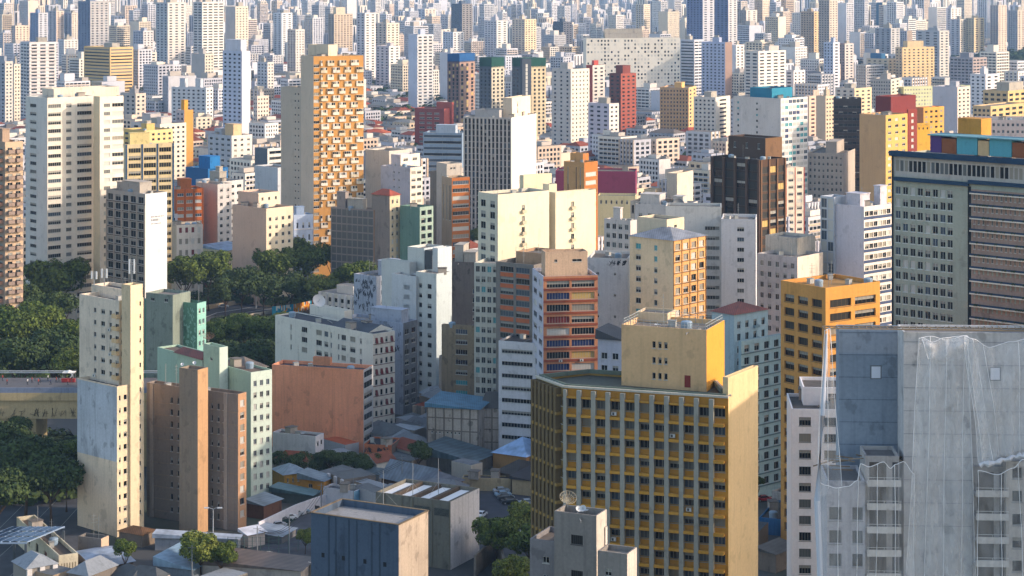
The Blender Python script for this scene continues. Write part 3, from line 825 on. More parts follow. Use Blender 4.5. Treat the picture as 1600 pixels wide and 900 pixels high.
B('apartment_building', 'brown banded block with slit windows and a taller bare stair tower', 229, 372, 385, 616, 0, 30, '#857b72', '#b08a6a', d=478, dirt=.35,
  L=G(xs=[(.28, .7), (.355, .7), (.46, .5), (.72, .55), (.79, .6), (.85, .6)], h=1.35, fh=2.87, top=2.8, pal='dnd', mull=0, rec=.25, band=('#93836f', .12, .04)),
  Rr=G(n=1, w=.6, h=1.5, fh=2.87, top=1.6, pal='wcd'), rc='#6d6a68', extra=lambda root, poly, O, zt, D: ribs(root, poly, O, zt, (.06, .87), 1.0, '#a39a90'),
  subs=[dict(xl=280, xc=309, xr=325, dd=-3, yt=578, cl='#83796c', cr='#b8946e', name='stair_tower', dirt=.4)])
B('apartment_building', 'pale mint block with small-window sunlit side and roof rooms behind the brown banded block', 246, 392, 425, 582, 0, 50, '#9fbaa8', '#cfe0d4', d=503, dirt=.25,
  Rr=G(n=3, w=.5, h=1.35, fh=2.86, top=2.2, pal='debmw', mull=1), roof='flat', par=.5, rc='#6a5d52',
  subs=[dict(xl=274, xc=316, xr=332, dd=12, yt=562, name='roof_room', roof='hip', par=1.5, rc='#7c3b28', R=None), dict(xl=318, xc=343, xr=356, dd=6, yt=543, name='stair_tower', L=G(xs=[(.5, 1)], h=.7, top=3, rows=1)),
        dict(xl=345, xc=388, xr=417, dd=9, yt=577, name='roof_pavilion', roof='pyr', par=2., rc='#7a6b5c')])
B('apartment_building', 'peeling teal green block between the slim cream tower and park trees', 226, 308, 322, 474, 0, 28, '#5f8c78', '#8fc4b8', d=566, dirt=.7, L=G(xs=[(.12, .9), (.3, .9)], h=1.3, fh=3.0, top=2.2, pal='dne', mull=0),
  Rr=G(n=2, w=.5, h=1.3, fh=3., top=1.6, pal='bde'), subs=[dict(xl=228, xc=270, dd=-2, yt=461, th=28, cl='#7f8a80', name='stair_tower', L=G(xs=[(.25, 1.2), (.75, 1.2)], h=.9, top=1.2, rows=1, pal='d'), dp=8)], extra=spray(110, 1, 17, f0=.45, f1=.97, col='#8fb8a6', size=1.1, seed=8))  # these strokes stand for lighter peeled paint patches, not lettering

# ---------------------------------------------------------------- middle foreground
B('apartment_building', 'tall windowless terracotta orange wall of a block with patchy parapet', 425, 568, 583, 578, 0, 17, '#e69c78', '#b9bcc0', d=556, dirt=.45,
  Rr=G(n=1, w=.88, h=1.7, fh=2.9, top=.7, m=.1, pal='edm', mull=2), rc='#3f3e42', par=.9,
  subs=[dict(xl=489, xc=516, xr=519, dd=-.5, yt=559, cl='#c48868', name='chimney', dirt=.8, dp=3, z0=24.)])
B('apartment_building', 'white apartment block with slate roofs and tilted dark red shutters on its narrow side', 430, 583, 617, 522, 0, 46, '#e6e3d8', '#e6e0d2', d=578, dirt=.25,
  L=G(xs=[(.17, .7), (.31, 2.6), (.46, 2.6), (.535, 1.8), (.585, .7), (.66, .7), (.71, 2.0), (.8, 2.4), (.88, .9)], h=1.55, fh=2.95, top=1.9, pal='ddembc', mull=2, rows=3),
  Rr=G(n=4, w=.46, h=1.6, fh=2.95, top=1.2, m=.3, pal='ddem', awn=1.55, band=('#5d2320', .16, .05), mull=0), roof='flat', par=.4, rc='#3a3d46',
  subs=[dict(xl=484, xc=538, xr=550, dd=32, yt=486, name='lift_house', rc='#4a4a50'), dict(xl=458, xc=502, xr=512, dd=28, yt=503, name='roof_room', roof='hip', par=1.4, rc='#3b3d45', L=G(xs=[(.65, 1.8)], h=1.1, top=1.4, rows=1)),
        dict(xl=520, xc=575, xr=612, dd=5, yt=520, name='attic', roof='gable', par=1.8, rc='#3a3d46')])
B('apartment_building', 'bluish grey block covered in graffiti and netting behind the red-shuttered white block', 536, 630, 652, 505, 0, 30, '#aab3c4', '#6f747c', d=604, dirt=.85, rb=[(.1, .6, .3, .8, 3.2)], extra=spray(46, .5, 9, size=1.9, col='#3c404a', seed=3),
  Rr=G(n=2, w=.6, h=1.5, fh=3, top=2, pal='dn'))
B('apartment_building', 'pale blue graffitied block with stacked loggias left of the white twin-shaft tower', 553, 588, 640, 432, 0, 40, '#a9b0bf', '#c3cad6', d=652, dirt=.75,
  Rr=G(n=2, w=.5, h=1.5, fh=3., top=1.6, pal='dme'), L=None, rb='a', extra=spray(50, 1, 12, size=2.0, col='#34363f', seed=4))
B('apartment_tower', 'white twin-shaft tower with dark recessed pipe slot and two neat window columns', 650, 682, 704, 428, 0, 40, '#cdd0cb', '#c3d2d8', d=626, dirt=.22,
  L=G(xs=[(.22, 1.3), (.66, 1.7)], h=1.5, fh=3.0, top=3.4, pal='dddeg', mull=0), par=.6,
  subs=[dict(xl=637, xc=663, xr=None, dd=14, yt=388, th=40, name='rear_shaft', dp=9), dict(xl=676, xc=684, xr=706, dd=8, yt=388, name='side_shaft', cl='#c9cfd0', cr='#c6d5dc'),
        dict(xl=596, xc=640, xr=650, dd=12, yt=410, name='stair_wing', cl='#c6c9c6', L=G(xs=[(.75, .8)], h=.9, fh=3, top=7, pal='d')), dict(xl=612, xc=650, dd=4, yt=432, th=40, name='low_wing', cl='#c3c8cc', L=G(xs=[(.8, 1.2), (.45, .9)], h=1.4, fh=3, top=3, pal='dme'), dp=6),
        dict(xl=664, xc=677, dd=11, yt=392, name='pipe_slot', cl='#4a4c4e', dp=4)])
B('apartment_building', 'narrow stained ochre building with teal ribbon windows right of the white twin-shaft tower', 690, 742, 745, 510, 0, 20, '#93836a', '#a58f70', d=592, dirt=.8,
  L=G(xs=[(.6, 3.6)], h=1.35, fh=2.95, top=1.1, pal='tmbd', mull=4))
B('apartment_building', 'dark stained concrete tower with broken rooftop behind the narrow ochre building', 701, 746, None, 410, 0, 14, '#6f6862', d=690, dirt=.9, rb=[(.1, .5, .1, .6, 3), (.6, .9, .3, .8, 5)],
  L=G(xs=[(.9, 1.4)], h=1.6, fh=3, top=9, pal='dbm'))
B('house', 'low white annex with slate roof against the terracotta orange wall', 426, 493, 506, 682, 0, 24, '#cfcfd6', d=540, L=None, Rr=G(n=2, w=.5, h=1.3, fh=3, top=1.5, pal='d'), rc='#4a403c', par=.6, cat='annex')
B('house', 'low orange annex with flat black roof at foot of the red-shuttered white block', 569, 612, 626, 696, 0, 12, '#b06a48', '#6b625c', d=541, dirt=.7, rc='#34353a', par=.4, cat='annex', extra=spray(10, .4, 2.6, size=1.8, seed=6))
B('house', 'yellow walled house under a faded metal roof beside the bare concrete warehouse', 618, 641, 668, 662, 0, 34, '#b9a544', d=585, L=G(n=2, w=.4, h=1.2, top=1.4, rows=2, pal='d'), roof='shed', par=1, rc='#5e6468', cat='house')
# ---------------------------------------------------------------- middle distance
def wall_text(root, poly, O, zt):
    c, r = poly[1] - O, poly[2] - O; d = r - c; n = Vector((d.y, -d.x)).normalized() * .05
    rg = random.Random(2); b = MB(); mt = flat('#8a8d92', .8)
    for ln, (z, h, n_) in enumerate(((zt - 8.6, .5, 10), (zt - 9.9, .8, 7), (zt - 11.0, .4, 9))):
        s = .25
        for i in range(n_):
            w = rg.uniform(.025, .05); a = c + d * s + n; e = c + d * (s + w) + n; s += w + rg.choice((.008, .012, .03))
            b.face([(a.x, a.y, z), (e.x, e.y, z), (e.x, e.y, z + h), (a.x, a.y, z + h)], mt)
    b.build('lettering', root)
B('apartment_tower', 'brick brown tower with saw-tooth balconies at the left edge', -40, 8, 36, 222, 0, 50, '#a08c7a', '#bca58c', d=700, dirt=.3, cat='apartment tower', near=True,
  L=G(n=3, w=.6, h=1.6, fh=3, top=2, pal='dde', bal=dict(c='#b98a70', d=1.4, h=1.1)), Rr=G(n=2, w=.6, h=1.6, fh=3, top=2, pal='ddm', bal=dict(c='#8a7a70', d=1.5, h=1.1)), rb=[(.2, .6, .2, .6, 4)])
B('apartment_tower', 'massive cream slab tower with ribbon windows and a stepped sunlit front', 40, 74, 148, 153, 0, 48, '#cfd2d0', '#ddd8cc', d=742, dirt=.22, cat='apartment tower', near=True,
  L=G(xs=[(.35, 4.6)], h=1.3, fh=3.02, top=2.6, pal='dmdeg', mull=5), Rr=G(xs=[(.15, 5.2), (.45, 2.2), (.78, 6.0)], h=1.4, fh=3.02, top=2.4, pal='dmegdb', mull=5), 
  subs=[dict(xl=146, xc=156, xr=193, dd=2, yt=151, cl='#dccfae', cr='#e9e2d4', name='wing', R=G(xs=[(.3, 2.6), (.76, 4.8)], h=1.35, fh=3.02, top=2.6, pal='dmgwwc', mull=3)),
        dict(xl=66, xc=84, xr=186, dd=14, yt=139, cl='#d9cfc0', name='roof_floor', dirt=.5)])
B('office_building', 'pale yellow block with black gridded windows and a dark blue vertical stripe', 193, 196, 272, 226, 0, 66, '#cfc19c', '#d0c09a', d=830, cat='office building',
  Rr=G(n=3, w=.8, h=1.9, fh=3.1, top=1.6, m=.6, pal='ndnde', mull=4, fr='#cbb884', pier=('#2c4764', .7, .12)), rb=[(0.2, .8, .1, .5, 4.5, '#d8c98f')])
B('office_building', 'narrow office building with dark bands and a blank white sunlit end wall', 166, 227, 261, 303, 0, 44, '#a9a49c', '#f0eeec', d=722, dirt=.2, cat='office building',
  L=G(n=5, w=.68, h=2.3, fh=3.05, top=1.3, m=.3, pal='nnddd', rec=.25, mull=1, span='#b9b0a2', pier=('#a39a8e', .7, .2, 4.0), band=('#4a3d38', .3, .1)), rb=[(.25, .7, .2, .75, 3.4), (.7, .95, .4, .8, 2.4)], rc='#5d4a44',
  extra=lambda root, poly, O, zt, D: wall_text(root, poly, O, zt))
B('office_building', 'small orange brown office building with gridded white windows', 262, 274, 318, 296, 0, 66, '#a85a26', '#b5622a', d=880, Rr=G(n=3, w=.72, h=1.3, fh=3., top=1.8, pal='wcbw', mull=2, fr='#d0cdc6', pier=('#8a4a22', .4, .12)), rb=[(.1, .5, .2, .6, 4, '#9c5a2a')])
B('house', 'low building with white and rust red panels behind the leafy round trees', 268, 276, 317, 352, 0, 70, '#c9b9a4', '#d8d2c8', d=820, Rr=G(n=4, w=.5, h=2.2, fh=4.5, top=1, pal='rrwc', mull=0), cat='building')
B('warehouse', 'low shed with wide pale blue metal roof and cream walls', 316, 352, 392, 392, 0, 40, '#c9c6a8', '#d3c7a8', d=860, roof='shed', par=1.4, rc='#93a6bd', L=None, Rr=G(n=2, w=.2, h=2, top=1.4, rows=1, pal='n'), cat='shed')
B('apartment_building', 'pinkish beige corner building with stepped top floors and sunlit window side', 363, 416, 458, 326, 0, 44, '#c6ad9c', '#e8d9bd', d=800, Rr=G(n=4, w=.4, h=1.4, fh=3.1, top=3.6, pal='ddme'), dirt=.25,
  subs=[dict(xl=372, xc=404, xr=437, dd=10, yt=302, name='roof_floor', R=G(n=3, w=.3, h=1.3, top=1.8, rows=1, pal='d'))])
B('mansion', 'small pale blue classical building with white cornice left of the orange tower', 450, 459, 489, 336, 0, 62, '#93a9c6', '#b9cce6', d=835, Rr=G(n=3, w=.3, h=2.4, fh=5, top=3.2, pal='d', fr='#dfe3e8', band=('#dfe3ea', .4, .3)), rb=[(.2, .6, .2, .6, 3)], cat='building')
def tower_grid(root, poly, O, zt, D):
    c, r = poly[1] - O, poly[2] - O; d = r - c; Ln = d.length; u = d / Ln; n = Vector((u.y, -u.x)); rg = random.Random(4)
    fh = 2.93; cnt = 0; pale = wall('#e6dcc2', .3); z = zt - 1.9
    k = 0
    while z > 20 and k < 28:                            # boxed window bays staggered from floor to floor
        for i in range(4):
            pd = (Ln - 3.4) / 3.6; s = 3.2 + pd * i + (0 if k % 2 else -pd * .46); w_ = pd * .6
            if s < 3.1: w_ -= 3.1 - s; s = 3.1
            if s + .8 > Ln or w_ < .5: continue
            if s + w_ > Ln: w_ = Ln - s - .02
            if rg.random() < .02: continue
            w_ *= rg.uniform(.82, 1.1) if s + w_ * 1.1 < Ln else 1; pale = wall(rg.choice(('#f0e8d4', '#e6dcc8', '#dccfb4', '#ece4d6')), .5)
            b = MB(); q0, q1 = c + u * s, c + u * (s + w_); dep = rg.uniform(.45, .75)
            b.prism([q0 + n * .004, q0 + n * dep, q1 + n * dep, q1 + n * .004], z - 2.2, z - 1.1, pale)
            b.prism([q0 + n * .004, q0 + n * (dep - .12), q1 + n * (dep - .12), q1 + n * .004], z - 1.097, z + .08, pale)
            e0, e1 = q0 + n * (dep - .09), q1 + n * (dep - .09)
            for j, cc in enumerate(rg.choice(('wdce', 'cwdm', 'dcwd', 'wcmw', 'dedc'))):
                a = e0.lerp(e1, j / 4 + .02); e = e0.lerp(e1, (j + 1) / 4 - .02)
                b.face([(a.x, a.y, z - 1.02), (e.x, e.y, z - 1.02), (e.x, e.y, z), (a.x, a.y, z)], glass(cc))
            if cnt < 100: b.build('window_bay', root)
            else:
                if cnt == 100: acc = MB()
                for f, mi in zip(b.f, b.m): acc.face([b.v[q] for q in f], b.ms[mi])
            cnt += 1
        z -= fh; k += 1
    if cnt > 100: acc.build('window_bay', root)['kind'] = 'stuff'
B('apartment_tower', 'bright orange tower with staggered boxed window bays and a blank beige side', 470, 490, 568, 88, 0, 62, '#c4b6a4', '#b5874a', d=850, dirt=.2, cat='apartment tower', near=True, par=1.4,
  Rr=G(xs=[(.05, 2.6)], h=1.2, fh=2.93, top=3.4, pal='cwdcm', mull=2, rec=.2), L=G(xs=[(.16, .6)], h=.5, fh=6, top=2.6, rows=2, pal='n'),
  subs=[dict(xl=439, xc=471, xr=None, dd=12, yt=137, th=40, cl='#b5ab9d', name='rear_wing', L=G(xs=[(.7, .7), (.86, .7)], h=.8, fh=2.93, top=2.4, pal='dn', mull=0), dp=10),
        dict(xl=481, xc=513, xr=527, dd=10, yt=70, th=40, cl='#cfc4b0', name='lift_house', dirt=.3)], extra=tower_grid)
B('apartment_building', 'concrete panelled block with orange balcony side below the orange tower', 517, 584, 597, 328, 0, 30, '#8f8680', '#c98a3c', d=800, dirt=.6, L=G(n=8, w=.9, h=2.6, fh=3, top=.5, m=.2, pal='ggg', mull=0, rec=.05, fr='#8b837d'), Rr=G(n=1, w=.75, h=1.3, fh=3, top=1.2, pal='dyc', mull=2), rb=[(.3, .65, .2, .7, 3.6), (.7, .9, .2, .6, 6)])
B('apartment_building', 'grey walled building with red tiled roof and window-lined sunlit end', 581, 609, 625, 306, 0, 40, '#8a8078', '#dcc9a6', d=795, dirt=.5, Rr=G(n=2, w=.4, h=1.6, fh=3.1, top=1.6, pal='dmw'), roof='hip', par=2.2, rc='#a44a2c')
B('apartment_building', 'stepped white tower cluster with dark window bands right of the orange tower', 595, 641, 660, 262, 0, 40, '#b7b8c2', '#e8e0d0', d=850, Rr=G(n=2, w=.75, h=1.3, fh=3., top=1.6, pal='ddc', mull=3), near=True, L=G(xs=[(.45, .7), (.62, .7)], h=.8, fh=3.1, top=2, pal='d'),
  subs=[dict(xl=571, xc=608, xr=640, dd=28, yt=236, name='rear_block', cl='#c3bdb4'), dict(xl=611, xc=626, xr=656, dd=12, yt=242, name='upper_floor', R=G(n=2, w=.5, h=1.3, top=1.5, rows=1, pal='d'))])
B('apartment_building', 'flat-roofed teal green building with dark open loggias', 625, 656, 677, 324, 0, 40, '#66867a', '#9ab0a2', d=790, Rr=G(n=2, w=.7, h=1.9, fh=3, top=1.4, pal='nnd', mull=0, rec=.5), dirt=.5)
B('apartment_building', 'thin brown stained building with a sunlit edge left of the brown banded office', 672, 684, 690, 268, 0, 30, '#83796d', '#d3b890', d=835, dirt=.6, Rr=G(n=1, w=.4, h=1.2, fh=3, top=2, pal='d'))
B('office_building', 'tan office building with brown spandrel bands beside the dark striped tower', 690, 706, 734, 278, 0, 60, '#a8957e', '#a8652f', d=815, near=True, Rr=G(n=1, w=.95, h=1.5, fh=3.05, top=1.3, m=.2, pal='cewb', mull=9), L=G(n=3, w=.3, h=14, fh=30, top=3, pal='ccm', mull=0),
  subs=[dict(xl=682, xc=698, xr=722, dd=12, yt=256, cl='#bdb6ac', name='lift_house', R=G(xs=[(.3, 1), (.5, 1)], h=.8, top=1.5, rows=1, pal='d'))])
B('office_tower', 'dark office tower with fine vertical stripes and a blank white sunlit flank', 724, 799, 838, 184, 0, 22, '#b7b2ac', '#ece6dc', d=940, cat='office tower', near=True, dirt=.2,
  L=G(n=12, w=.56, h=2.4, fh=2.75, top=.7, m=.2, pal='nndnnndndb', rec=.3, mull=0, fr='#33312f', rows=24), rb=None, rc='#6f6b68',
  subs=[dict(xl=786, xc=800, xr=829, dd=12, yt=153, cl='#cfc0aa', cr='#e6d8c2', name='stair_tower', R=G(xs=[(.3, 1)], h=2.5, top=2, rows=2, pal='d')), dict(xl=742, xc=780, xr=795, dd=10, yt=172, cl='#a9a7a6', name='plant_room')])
B('office_building', 'ochre building with brown panels in front of the long maroon wall', 881, 913, 934, 254, 0, 40, '#c09560', '#a86c34', d=800, Rr=G(n=1, w=.85, h=1.6, fh=3.3, top=4, pal='wcw', mull=4, rows=5), L=G(xs=[(.2, .5), (.6, .5), (.8, .5)], h=14, fh=30, top=2, pal='e', mull=0),
  subs=[dict(xl=891, xc=911, xr=920, dd=9, yt=240, name='lift_house')])
B('market_hall', 'long windowless maroon hall behind the cream twin tower', 868, 993, None, 268, 0, 6, '#7c3550', d=905, dirt=.25, cat='hall', par=.6, L=None, subs=[dict(xl=934, xc=993, dd=-24, yt=306, th=6, cl='#cfc59c', name='low_wing', L=G(n=7, w=.35, h=1.6, top=2, rows=1, pal='dn'), dp=10)])
B('apartment_building', 'beige block with a windowless cube tower on its roof left of the bronze glass tower', 985, 1060, 1078, 318, 0, 30, '#c0b4a4', '#dcc9ae', d=760, L=G(n=14, w=.7, h=3, fh=9, top=1.6, rows=1, pal='n', rec=.8, mull=0, fr='#5a4030'), dirt=.45, rc='#5a4438',
  subs=[dict(xl=1042, xc=1058, xr=1083, dd=8, yt=271, name='lift_house', cl='#cdbfae', cr='#e3d2bd'), dict(xl=1006, xc=1024, xr=1034, dd=9, yt=296, name='roof_room', cl='#d2bd9c')])
B('apartment_building', 'white grey roof-cluttered block in front of the beige cube-topped block', 992, 1068, 1090, 322, 0, 22, '#c4c0bc', d=690, dirt=.5, L=G(n=5, w=.4, h=1.4, top=3, pal='dm'), rb=[(.55, .95, .2, .6, 3), (.1, .3, .3, .6, 2.5)])
B('apartment_building', 'slim cream building edged with red trim right of the bronze glass tower', 1222, 1228, 1257, 262, 0, 68, '#cfc4b4', '#e9e0cc', d=900, Rr=G(n=2, w=.55, h=1.3, fh=3.1, top=1.8, pal='ddmw', mull=2, pier=('#a8442c', .35, .1)), near=True)
B('office_tower', 'tan yellow tower with a blank side and red corner stripe', 1343, 1384, 1418, 180, 0, 44, '#b8966a', '#cfa75e', d=985, cat='office tower', near=True, Rr=G(n=3, w=.45, h=1.3, fh=3.1, top=1.8, pal='dmwc'), dirt=.2, rc='#8f8f92',
  subs=[dict(xl=1417, xc=1419, xr=1433, dd=18, yt=171, cl='#6a2a22', cr='#7a3226', name='red_stair_block', R=G(n=1, w=.3, h=1.6, fh=3.1, top=2, pal='w')), dict(xl=1368, xc=1392, xr=1431, dd=60, yt=151, cl='#652624', cr='#702b26', name='red_rear_block')])
B('apartment_tower', 'white tower front checkered with blue and turquoise window panels', 1146, 1220, 1262, 154, 0, 44, '#cfc9c4', '#e6e6e4', d=1045, cat='apartment tower', near=True, L=G(xs=[(.1, 1.2), (.5, 1.2)], h=1.2, fh=3, top=2.5, pal='dt'),
  Rr=G(n=7, w=.86, h=1.9, fh=2.95, top=.9, m=.2, pal='wwwbtwpwwtb', mull=1, rec=.1, fr='#e6e6e4'), subs=[dict(xl=1172, xc=1206, xr=1238, dd=10, yt=138, cl='#1f6f8c', cr='#277a96', name='roof_tank')])
B('office_tower', 'dark brown glass office block with pale blue glazed top floor', 1303, 1346, 1350, 154, 0, 8, '#3c3532', d=1090, cat='office tower', near=True, L=G(n=6, w=.95, h=1.5, fh=3.2, top=3.8, m=.1, pal='ndndn', mull=0, fr='#57504b', rec=.08), rc='#9fb6c8')
B('apartment_building', 'grey ministry-like block with regular windows behind a dark round tree', 1262, 1318, 1345, 240, 0, 20, '#b4aca2', d=1060, near=True, L=G(n=8, w=.42, h=1.6, fh=3.3, top=1.6, pal='dme'), rb=[(.3, .6, .2, .7, 5)])
B('apartment_building', 'orange and ochre striped building behind the red corner stripe tower', 1430, 1443, 1475, 168, 0, 50, '#c27a44', '#d3a24a', d=1180, Rr=G(n=4, w=.5, h=1.2, fh=3, top=2, pal='dmc'))
B('office_building', 'yellow flat box on the roofs left of the red corner stripe tower', 1429, 1432, 1453, 193, 0, 70, '#d8a83a', d=1010, cat='building', Rr=G(n=3, w=.3, h=1, top=2, pal='d', rows=1))
B('apartment_building', 'long pale pink building with small square windows along its top floor at right edge', 1533, 1640, None, 188, 0, 6, '#cbbdb8', d=1100, near=True, L=G(n=14, w=.5, h=1.6, fh=3.6, top=1.8, pal='ddeb'), dp=30)
B('apartment_building', 'stepped sand yellow building with terraces at right edge below the wooded hill', 1536, 1575, 1630, 142, 0, 40, '#c4ac84', '#cdb07c', d=1330, L=G(n=4, w=.6, h=1.6, fh=3.2, top=2, pal='ddm'), Rr=G(n=6, w=.6, h=1.6, fh=3.2, top=2, pal='ddm'), rb=[(.1, .6, .1, .5, 5)],
  subs=[dict(xl=1520, xc=1548, xr=1600, dd=-60, yt=166, name='terrace_wing', L=G(n=4, w=.6, h=1.6, fh=3.2, top=2, pal='ddm'), R=G(n=5, w=.6, h=1.6, fh=3.2, top=2, pal='ddm'))])
B('office_building', 'cobalt blue painted flat building with a raised box roof', 290, 325, 356, 264, 0, 40, '#1d5686', '#1f5f96', d=960, dirt=.2, rb=[(.0, .5, .1, .6, 5.5, '#206aa6')])
B('apartment_building', 'white low block with ribbon windows in front of the cobalt blue building', 306, 345, 380, 284, 0, 40, '#b9bcc0', '#d3d3d2', d=930, Rr=G(n=3, w=.6, h=1.4, fh=3.2, top=2, pal='dd'), rb='a')
B('apartment_building', 'beige sided block left of the pinkish corner building', 306, 340, 362, 288, 0, 42, '#bfae9e', '#d5d3d0', d=890, Rr=G(n=2, w=.4, h=1.4, fh=3.1, top=2, pal='d'), dirt=.3)
B('apartment_building', 'pale grey and white block with boxed balconies behind the cobalt blue building', 325, 362, 394, 212, 0, 44, '#aab0ba', '#d9d4cb', d=1160, L=G(n=4, w=.5, h=1.4, fh=3.0, top=1.8, pal='dmb'), Rr=G(n=3, w=.4, h=1.3, fh=3, top=2, pal='dc'), rb=[(.1, .45, .2, .6, 6, '#cfb48c'), (.6, .9, .2, .6, 3)], near=True)
B('office_building', 'white building with dark striped upper floors left of the orange tower', 398, 418, 442, 232, 0, 44, '#56606a', '#dcdad4', d=1040, Rr=G(n=1, w=.8, h=1.5, fh=3, top=1.5, pal='dn'), near=True, subs=[dict(xl=398, xc=434, dd=-40, yt=262, cl='#bfc4c8', name='low_wing', dp=12)])
B('office_building', 'blue grey office block with horizontal glass strips above the tan office building', 661, 722, 731, 208, 0, 10, '#8093a6', d=1150, L=G(n=1, w=.97, h=1.5, fh=3.4, top=1.2, m=.1, pal='bdb'), near=True, rb=[(.2, .7, .2, .6, 4, '#a9b6c4')])
B('office_building', 'dull red brick office block with green grey window bands', 648, 694, 709, 170, 0, 24, '#7d3a34', '#8f463a', d=1480, L=G(n=3, w=.7, h=1.4, fh=3.4, top=3, m=3, pal='gm'), near=True, subs=[dict(xl=682, xc=706, xr=709, dd=8, yt=160, name='lift_house', cl='#94473a')])
# ---------------------------------------------------------------- far towers that can be told apart
def T(label, xl, xc, xr, yt, yb, cl, cr=None, th=45, L=3, Rr=3, w=.45, h=1.3, pal='ddemb', rb='a', name='apartment_tower', cat='apartment tower', fh=3., band=None, **k):
    l = G(n=L, w=w, h=h, fh=fh, top=2., pal=pal, band=band) if L else None
    r = G(n=Rr, w=w, h=h, fh=fh, top=2., pal=pal, band=band) if Rr else None
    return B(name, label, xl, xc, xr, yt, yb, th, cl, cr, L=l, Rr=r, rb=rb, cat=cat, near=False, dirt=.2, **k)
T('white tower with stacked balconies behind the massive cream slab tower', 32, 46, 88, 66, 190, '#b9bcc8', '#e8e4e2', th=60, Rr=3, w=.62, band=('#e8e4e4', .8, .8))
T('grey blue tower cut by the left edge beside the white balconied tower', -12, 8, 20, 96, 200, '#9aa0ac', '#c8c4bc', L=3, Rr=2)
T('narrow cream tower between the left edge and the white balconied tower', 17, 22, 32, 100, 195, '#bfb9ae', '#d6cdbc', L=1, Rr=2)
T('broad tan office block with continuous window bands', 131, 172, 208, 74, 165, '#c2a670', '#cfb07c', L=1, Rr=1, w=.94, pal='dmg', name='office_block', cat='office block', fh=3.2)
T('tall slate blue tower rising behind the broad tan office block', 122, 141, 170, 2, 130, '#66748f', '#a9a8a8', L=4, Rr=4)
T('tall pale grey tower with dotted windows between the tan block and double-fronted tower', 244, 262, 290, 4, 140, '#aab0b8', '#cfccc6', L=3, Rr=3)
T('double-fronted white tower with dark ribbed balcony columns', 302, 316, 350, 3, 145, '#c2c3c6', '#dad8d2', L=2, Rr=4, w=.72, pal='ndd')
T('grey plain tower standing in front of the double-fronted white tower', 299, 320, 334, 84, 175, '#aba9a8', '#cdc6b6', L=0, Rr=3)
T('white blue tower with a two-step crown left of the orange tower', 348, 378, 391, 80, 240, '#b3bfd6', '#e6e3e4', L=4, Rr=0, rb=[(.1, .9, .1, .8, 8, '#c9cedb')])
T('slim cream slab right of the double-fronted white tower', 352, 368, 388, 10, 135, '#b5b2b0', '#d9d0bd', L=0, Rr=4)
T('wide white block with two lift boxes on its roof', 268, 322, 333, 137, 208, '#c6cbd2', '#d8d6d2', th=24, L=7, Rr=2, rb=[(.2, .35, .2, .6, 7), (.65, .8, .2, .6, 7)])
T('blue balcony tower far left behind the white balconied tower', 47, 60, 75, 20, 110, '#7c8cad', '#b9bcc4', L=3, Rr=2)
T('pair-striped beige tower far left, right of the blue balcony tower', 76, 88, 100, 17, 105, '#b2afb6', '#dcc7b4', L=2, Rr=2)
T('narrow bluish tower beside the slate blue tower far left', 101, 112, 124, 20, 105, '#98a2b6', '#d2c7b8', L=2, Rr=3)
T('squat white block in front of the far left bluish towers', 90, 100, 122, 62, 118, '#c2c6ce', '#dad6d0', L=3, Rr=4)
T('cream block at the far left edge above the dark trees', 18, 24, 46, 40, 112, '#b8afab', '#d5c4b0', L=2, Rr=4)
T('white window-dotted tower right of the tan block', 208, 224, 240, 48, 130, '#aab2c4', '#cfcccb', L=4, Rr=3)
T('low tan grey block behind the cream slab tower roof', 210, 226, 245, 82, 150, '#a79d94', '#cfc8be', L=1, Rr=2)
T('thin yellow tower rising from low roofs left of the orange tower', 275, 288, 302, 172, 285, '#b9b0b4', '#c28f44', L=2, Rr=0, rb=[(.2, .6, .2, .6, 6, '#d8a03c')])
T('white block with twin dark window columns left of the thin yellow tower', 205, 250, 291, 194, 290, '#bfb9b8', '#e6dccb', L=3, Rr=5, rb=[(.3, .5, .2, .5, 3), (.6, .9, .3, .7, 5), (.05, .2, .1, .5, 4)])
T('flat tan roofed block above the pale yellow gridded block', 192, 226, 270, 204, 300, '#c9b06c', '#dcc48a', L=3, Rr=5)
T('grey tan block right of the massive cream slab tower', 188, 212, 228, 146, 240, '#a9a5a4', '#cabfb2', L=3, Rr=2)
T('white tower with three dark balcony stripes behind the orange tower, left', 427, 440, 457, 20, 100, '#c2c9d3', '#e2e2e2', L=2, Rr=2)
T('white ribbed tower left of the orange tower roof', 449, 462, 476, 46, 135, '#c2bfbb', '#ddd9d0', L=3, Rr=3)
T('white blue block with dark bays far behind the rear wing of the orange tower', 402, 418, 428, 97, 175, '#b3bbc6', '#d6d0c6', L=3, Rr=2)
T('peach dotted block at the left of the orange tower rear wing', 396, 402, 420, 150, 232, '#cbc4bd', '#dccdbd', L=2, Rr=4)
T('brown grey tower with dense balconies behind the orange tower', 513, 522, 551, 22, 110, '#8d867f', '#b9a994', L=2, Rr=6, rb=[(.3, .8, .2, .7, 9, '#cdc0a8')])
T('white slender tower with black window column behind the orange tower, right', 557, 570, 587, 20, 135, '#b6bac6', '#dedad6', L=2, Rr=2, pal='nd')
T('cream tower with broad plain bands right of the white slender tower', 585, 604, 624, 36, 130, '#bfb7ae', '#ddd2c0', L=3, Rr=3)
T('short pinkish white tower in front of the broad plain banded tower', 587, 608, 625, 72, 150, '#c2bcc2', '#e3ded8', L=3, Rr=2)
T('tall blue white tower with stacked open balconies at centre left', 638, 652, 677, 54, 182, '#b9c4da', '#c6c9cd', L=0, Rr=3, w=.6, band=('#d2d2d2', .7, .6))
T('twin-tone tower with royal blue crown, brown and cream stripes', 699, 718, 742, 96, 210, '#6b5550', '#a08678', th=30, L=3, Rr=3, h=2.2, pal='nddy', rb=[(.0, .999, .0, .999, 6, '#1a4f86')], name='office_tower', cat='office tower')
